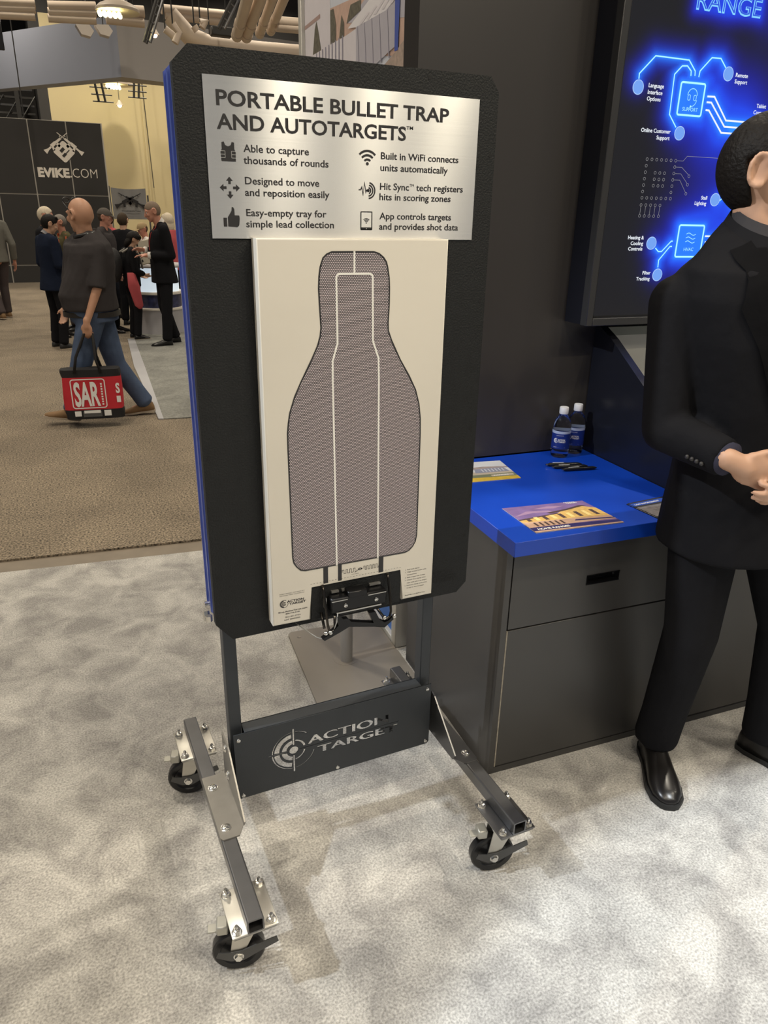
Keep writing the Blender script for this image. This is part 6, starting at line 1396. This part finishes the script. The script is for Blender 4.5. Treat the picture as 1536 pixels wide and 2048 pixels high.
J = stand((0.385, 9.95, 0), -25, 1.655, head_ang=-20, head_pitch=-.2)
p_, tp = person('man in a grey cap facing right behind the walking man\'s shoulder', J, SK4, 'cap', C_capg, C_char, 'shirt', C_blackp, LTH, face=True, toph='shirt')
J = stand((0.715, 10.65, 0), 70, 1.60, head_ang=65, head_pitch=-.05)
p_, tp = person('short brown haired man seen from behind in the small crowd', J, SK2, 'none', None, C_blackp, 'shirt', C_blackp, LTH, toph='shirt'); hair_cap(J, 'short', H_brown, p_)
J = stand((0.62, 11.6, 0), 200, 1.60, head_ang=195)
p_, tp = person('ruddy faced man half hidden behind the brown haired man', J, SK4, 'none', None, C_pink, 'shirt', C_blackp, LTH, toph='shirt', face=True); hair_cap(J, 'short', H_brown, p_)
J = stand((0.60, 9.22, 0), 12, 1.40, head_ang=0, head_pitch=-.7, head=(0, .10, 1.60), neck=(0, .03, 1.46), chest=(0, .02, 1.26), elR=(.22, .0, 1.13), wrR=(.14, .18, 1.06), elL=(-.22, .0, 1.13), wrL=(-.13, .17, 1.04))
wm, tp = person('black haired woman in black with a backpack bending over the demo counter', J, SK2, 'none', None, C_blackp, 'shirt', C_blackp, LTH, toph='top', sole=SOLE_L); hair_cap(J, 'long', H_black, wm)
bk = J['chest'] - J['f']*0.22; t = thing('backpack', 'black backpack with pale straps on the black haired woman', 'bag', Vector((bk.x, bk.y, 0.95))); mb = MB()
mb.ell(bk + Vector((0, 0, -.04)), (.10, .15, .22), None, 16, 12); part('pack', remesh(mb, 'pack', M_tblack, 0.02, 2), None, t)
for q in (-1, 1):
    mb = MB(); mb.tube([J['sh'+('R' if q > 0 else 'L')]*0.35 + J['neck']*0.65 + v for v in (J['f']*-.12 + Vector((0, 0, -.03)), Vector((0, 0, .035)), J['f']*.115 + Vector((0, 0, -.10)), J['f']*.13 + Vector((0, 0, -.24)))], .014, 6); part('shoulder_strap', mb, mat('pale_strap', (0.30, 0.28, 0.25), 0.7), t, smooth=True)
mb = MB(); a0 = J['pel'] + Vector((-.05, -.17, .12)); mb.loft([[a0 + Vector((0.03+x, -.0, 0)) + Vector((rx*math.cos(a), .03*math.sin(a), z)) for a in [2*math.pi*i/12 for i in range(12)]] for z, x, rx in ((.0, 0, .05), (-.18, .02, .075), (-.42, .06, .055), (-.46, .07, .02))])
o_ = part('tied_jacket', mb, C_pink, wm, 'faded red jacket tied at her hip', smooth=True)
J = stand((1.10, 11.3, 0), 185, 1.46, head_ang=200, head_pitch=-.4)
p_, tp = person('person in a tan cap, white top and jeans across the demo counter', J, SK4, 'cap', C_tan, C_wh, 'shirt', C_jean, mat('white_trainers', (0.5, 0.47, 0.44), 0.6), toph='top', sole=SOLE_L, face=True)
q = Vector((0.86, 9.20, 1.14)); t = thing('show_bag', 'cream paper bag in front of the person in the tan cap', 'bag', (0.86, 9.20, 1.0)); MT = Matrix.Translation(q) @ Euler((0, math.radians(-14), math.radians(-10))).to_matrix().to_4x4()
mb = MB(); mb.box((-.16, -.02, -.15), (.15, .02, .15), .01, MT); part('bag_sheet', mb, mat('cream_paper_bag', (0.62, 0.56, 0.45), 0.7), t)
mb = MB()
for k in range(5): mb.box((-.135, -.022, -.11+.05*k), (-.115, -.0205, -.08+.05*k), 0, MT)
part('bag_print', mb, M_ink, t, kind='stuff')
J = stand((1.40, 10.75, 0), 120, 1.60, head_ang=110)
p_, tp = person('blond person half hidden behind the grey haired suited man', J, SK2, 'none', None, C_pink, 'shirt', C_blackp, LTH, toph='top'); hair_cap(J, 'long', H_white, p_)
J = stand((1.92, 12.2, 0), 160, 1.58)
p_, tp = person('brown haired person at the edge of the stand behind the blond one', J, SK4, 'none', None, C_blackp, 'shirt', C_blackp, LTH, toph='top'); hair_cap(J, 'short', H_brown, p_)
for i, (x, z, h) in enumerate([(0.80, 0.949, .10), (0.93, 0.949, .13), (1.08, 0.949, .08)]):
    t = thing('display_model', ('left', 'middle', 'right')[i]+' small dark display model on the round demo counter', 'display', (x, 9.6, z)); mb = MB(); mb.box((x-.045, 9.57, z), (x+.045, 9.63, z+.02), .004); part('foot', mb, M_black, t); mb = MB(); mb.box((x-.03, 9.59, z+.02), (x+.03, 9.61, z+h), .006); part('body', mb, M_bare_steel, t)
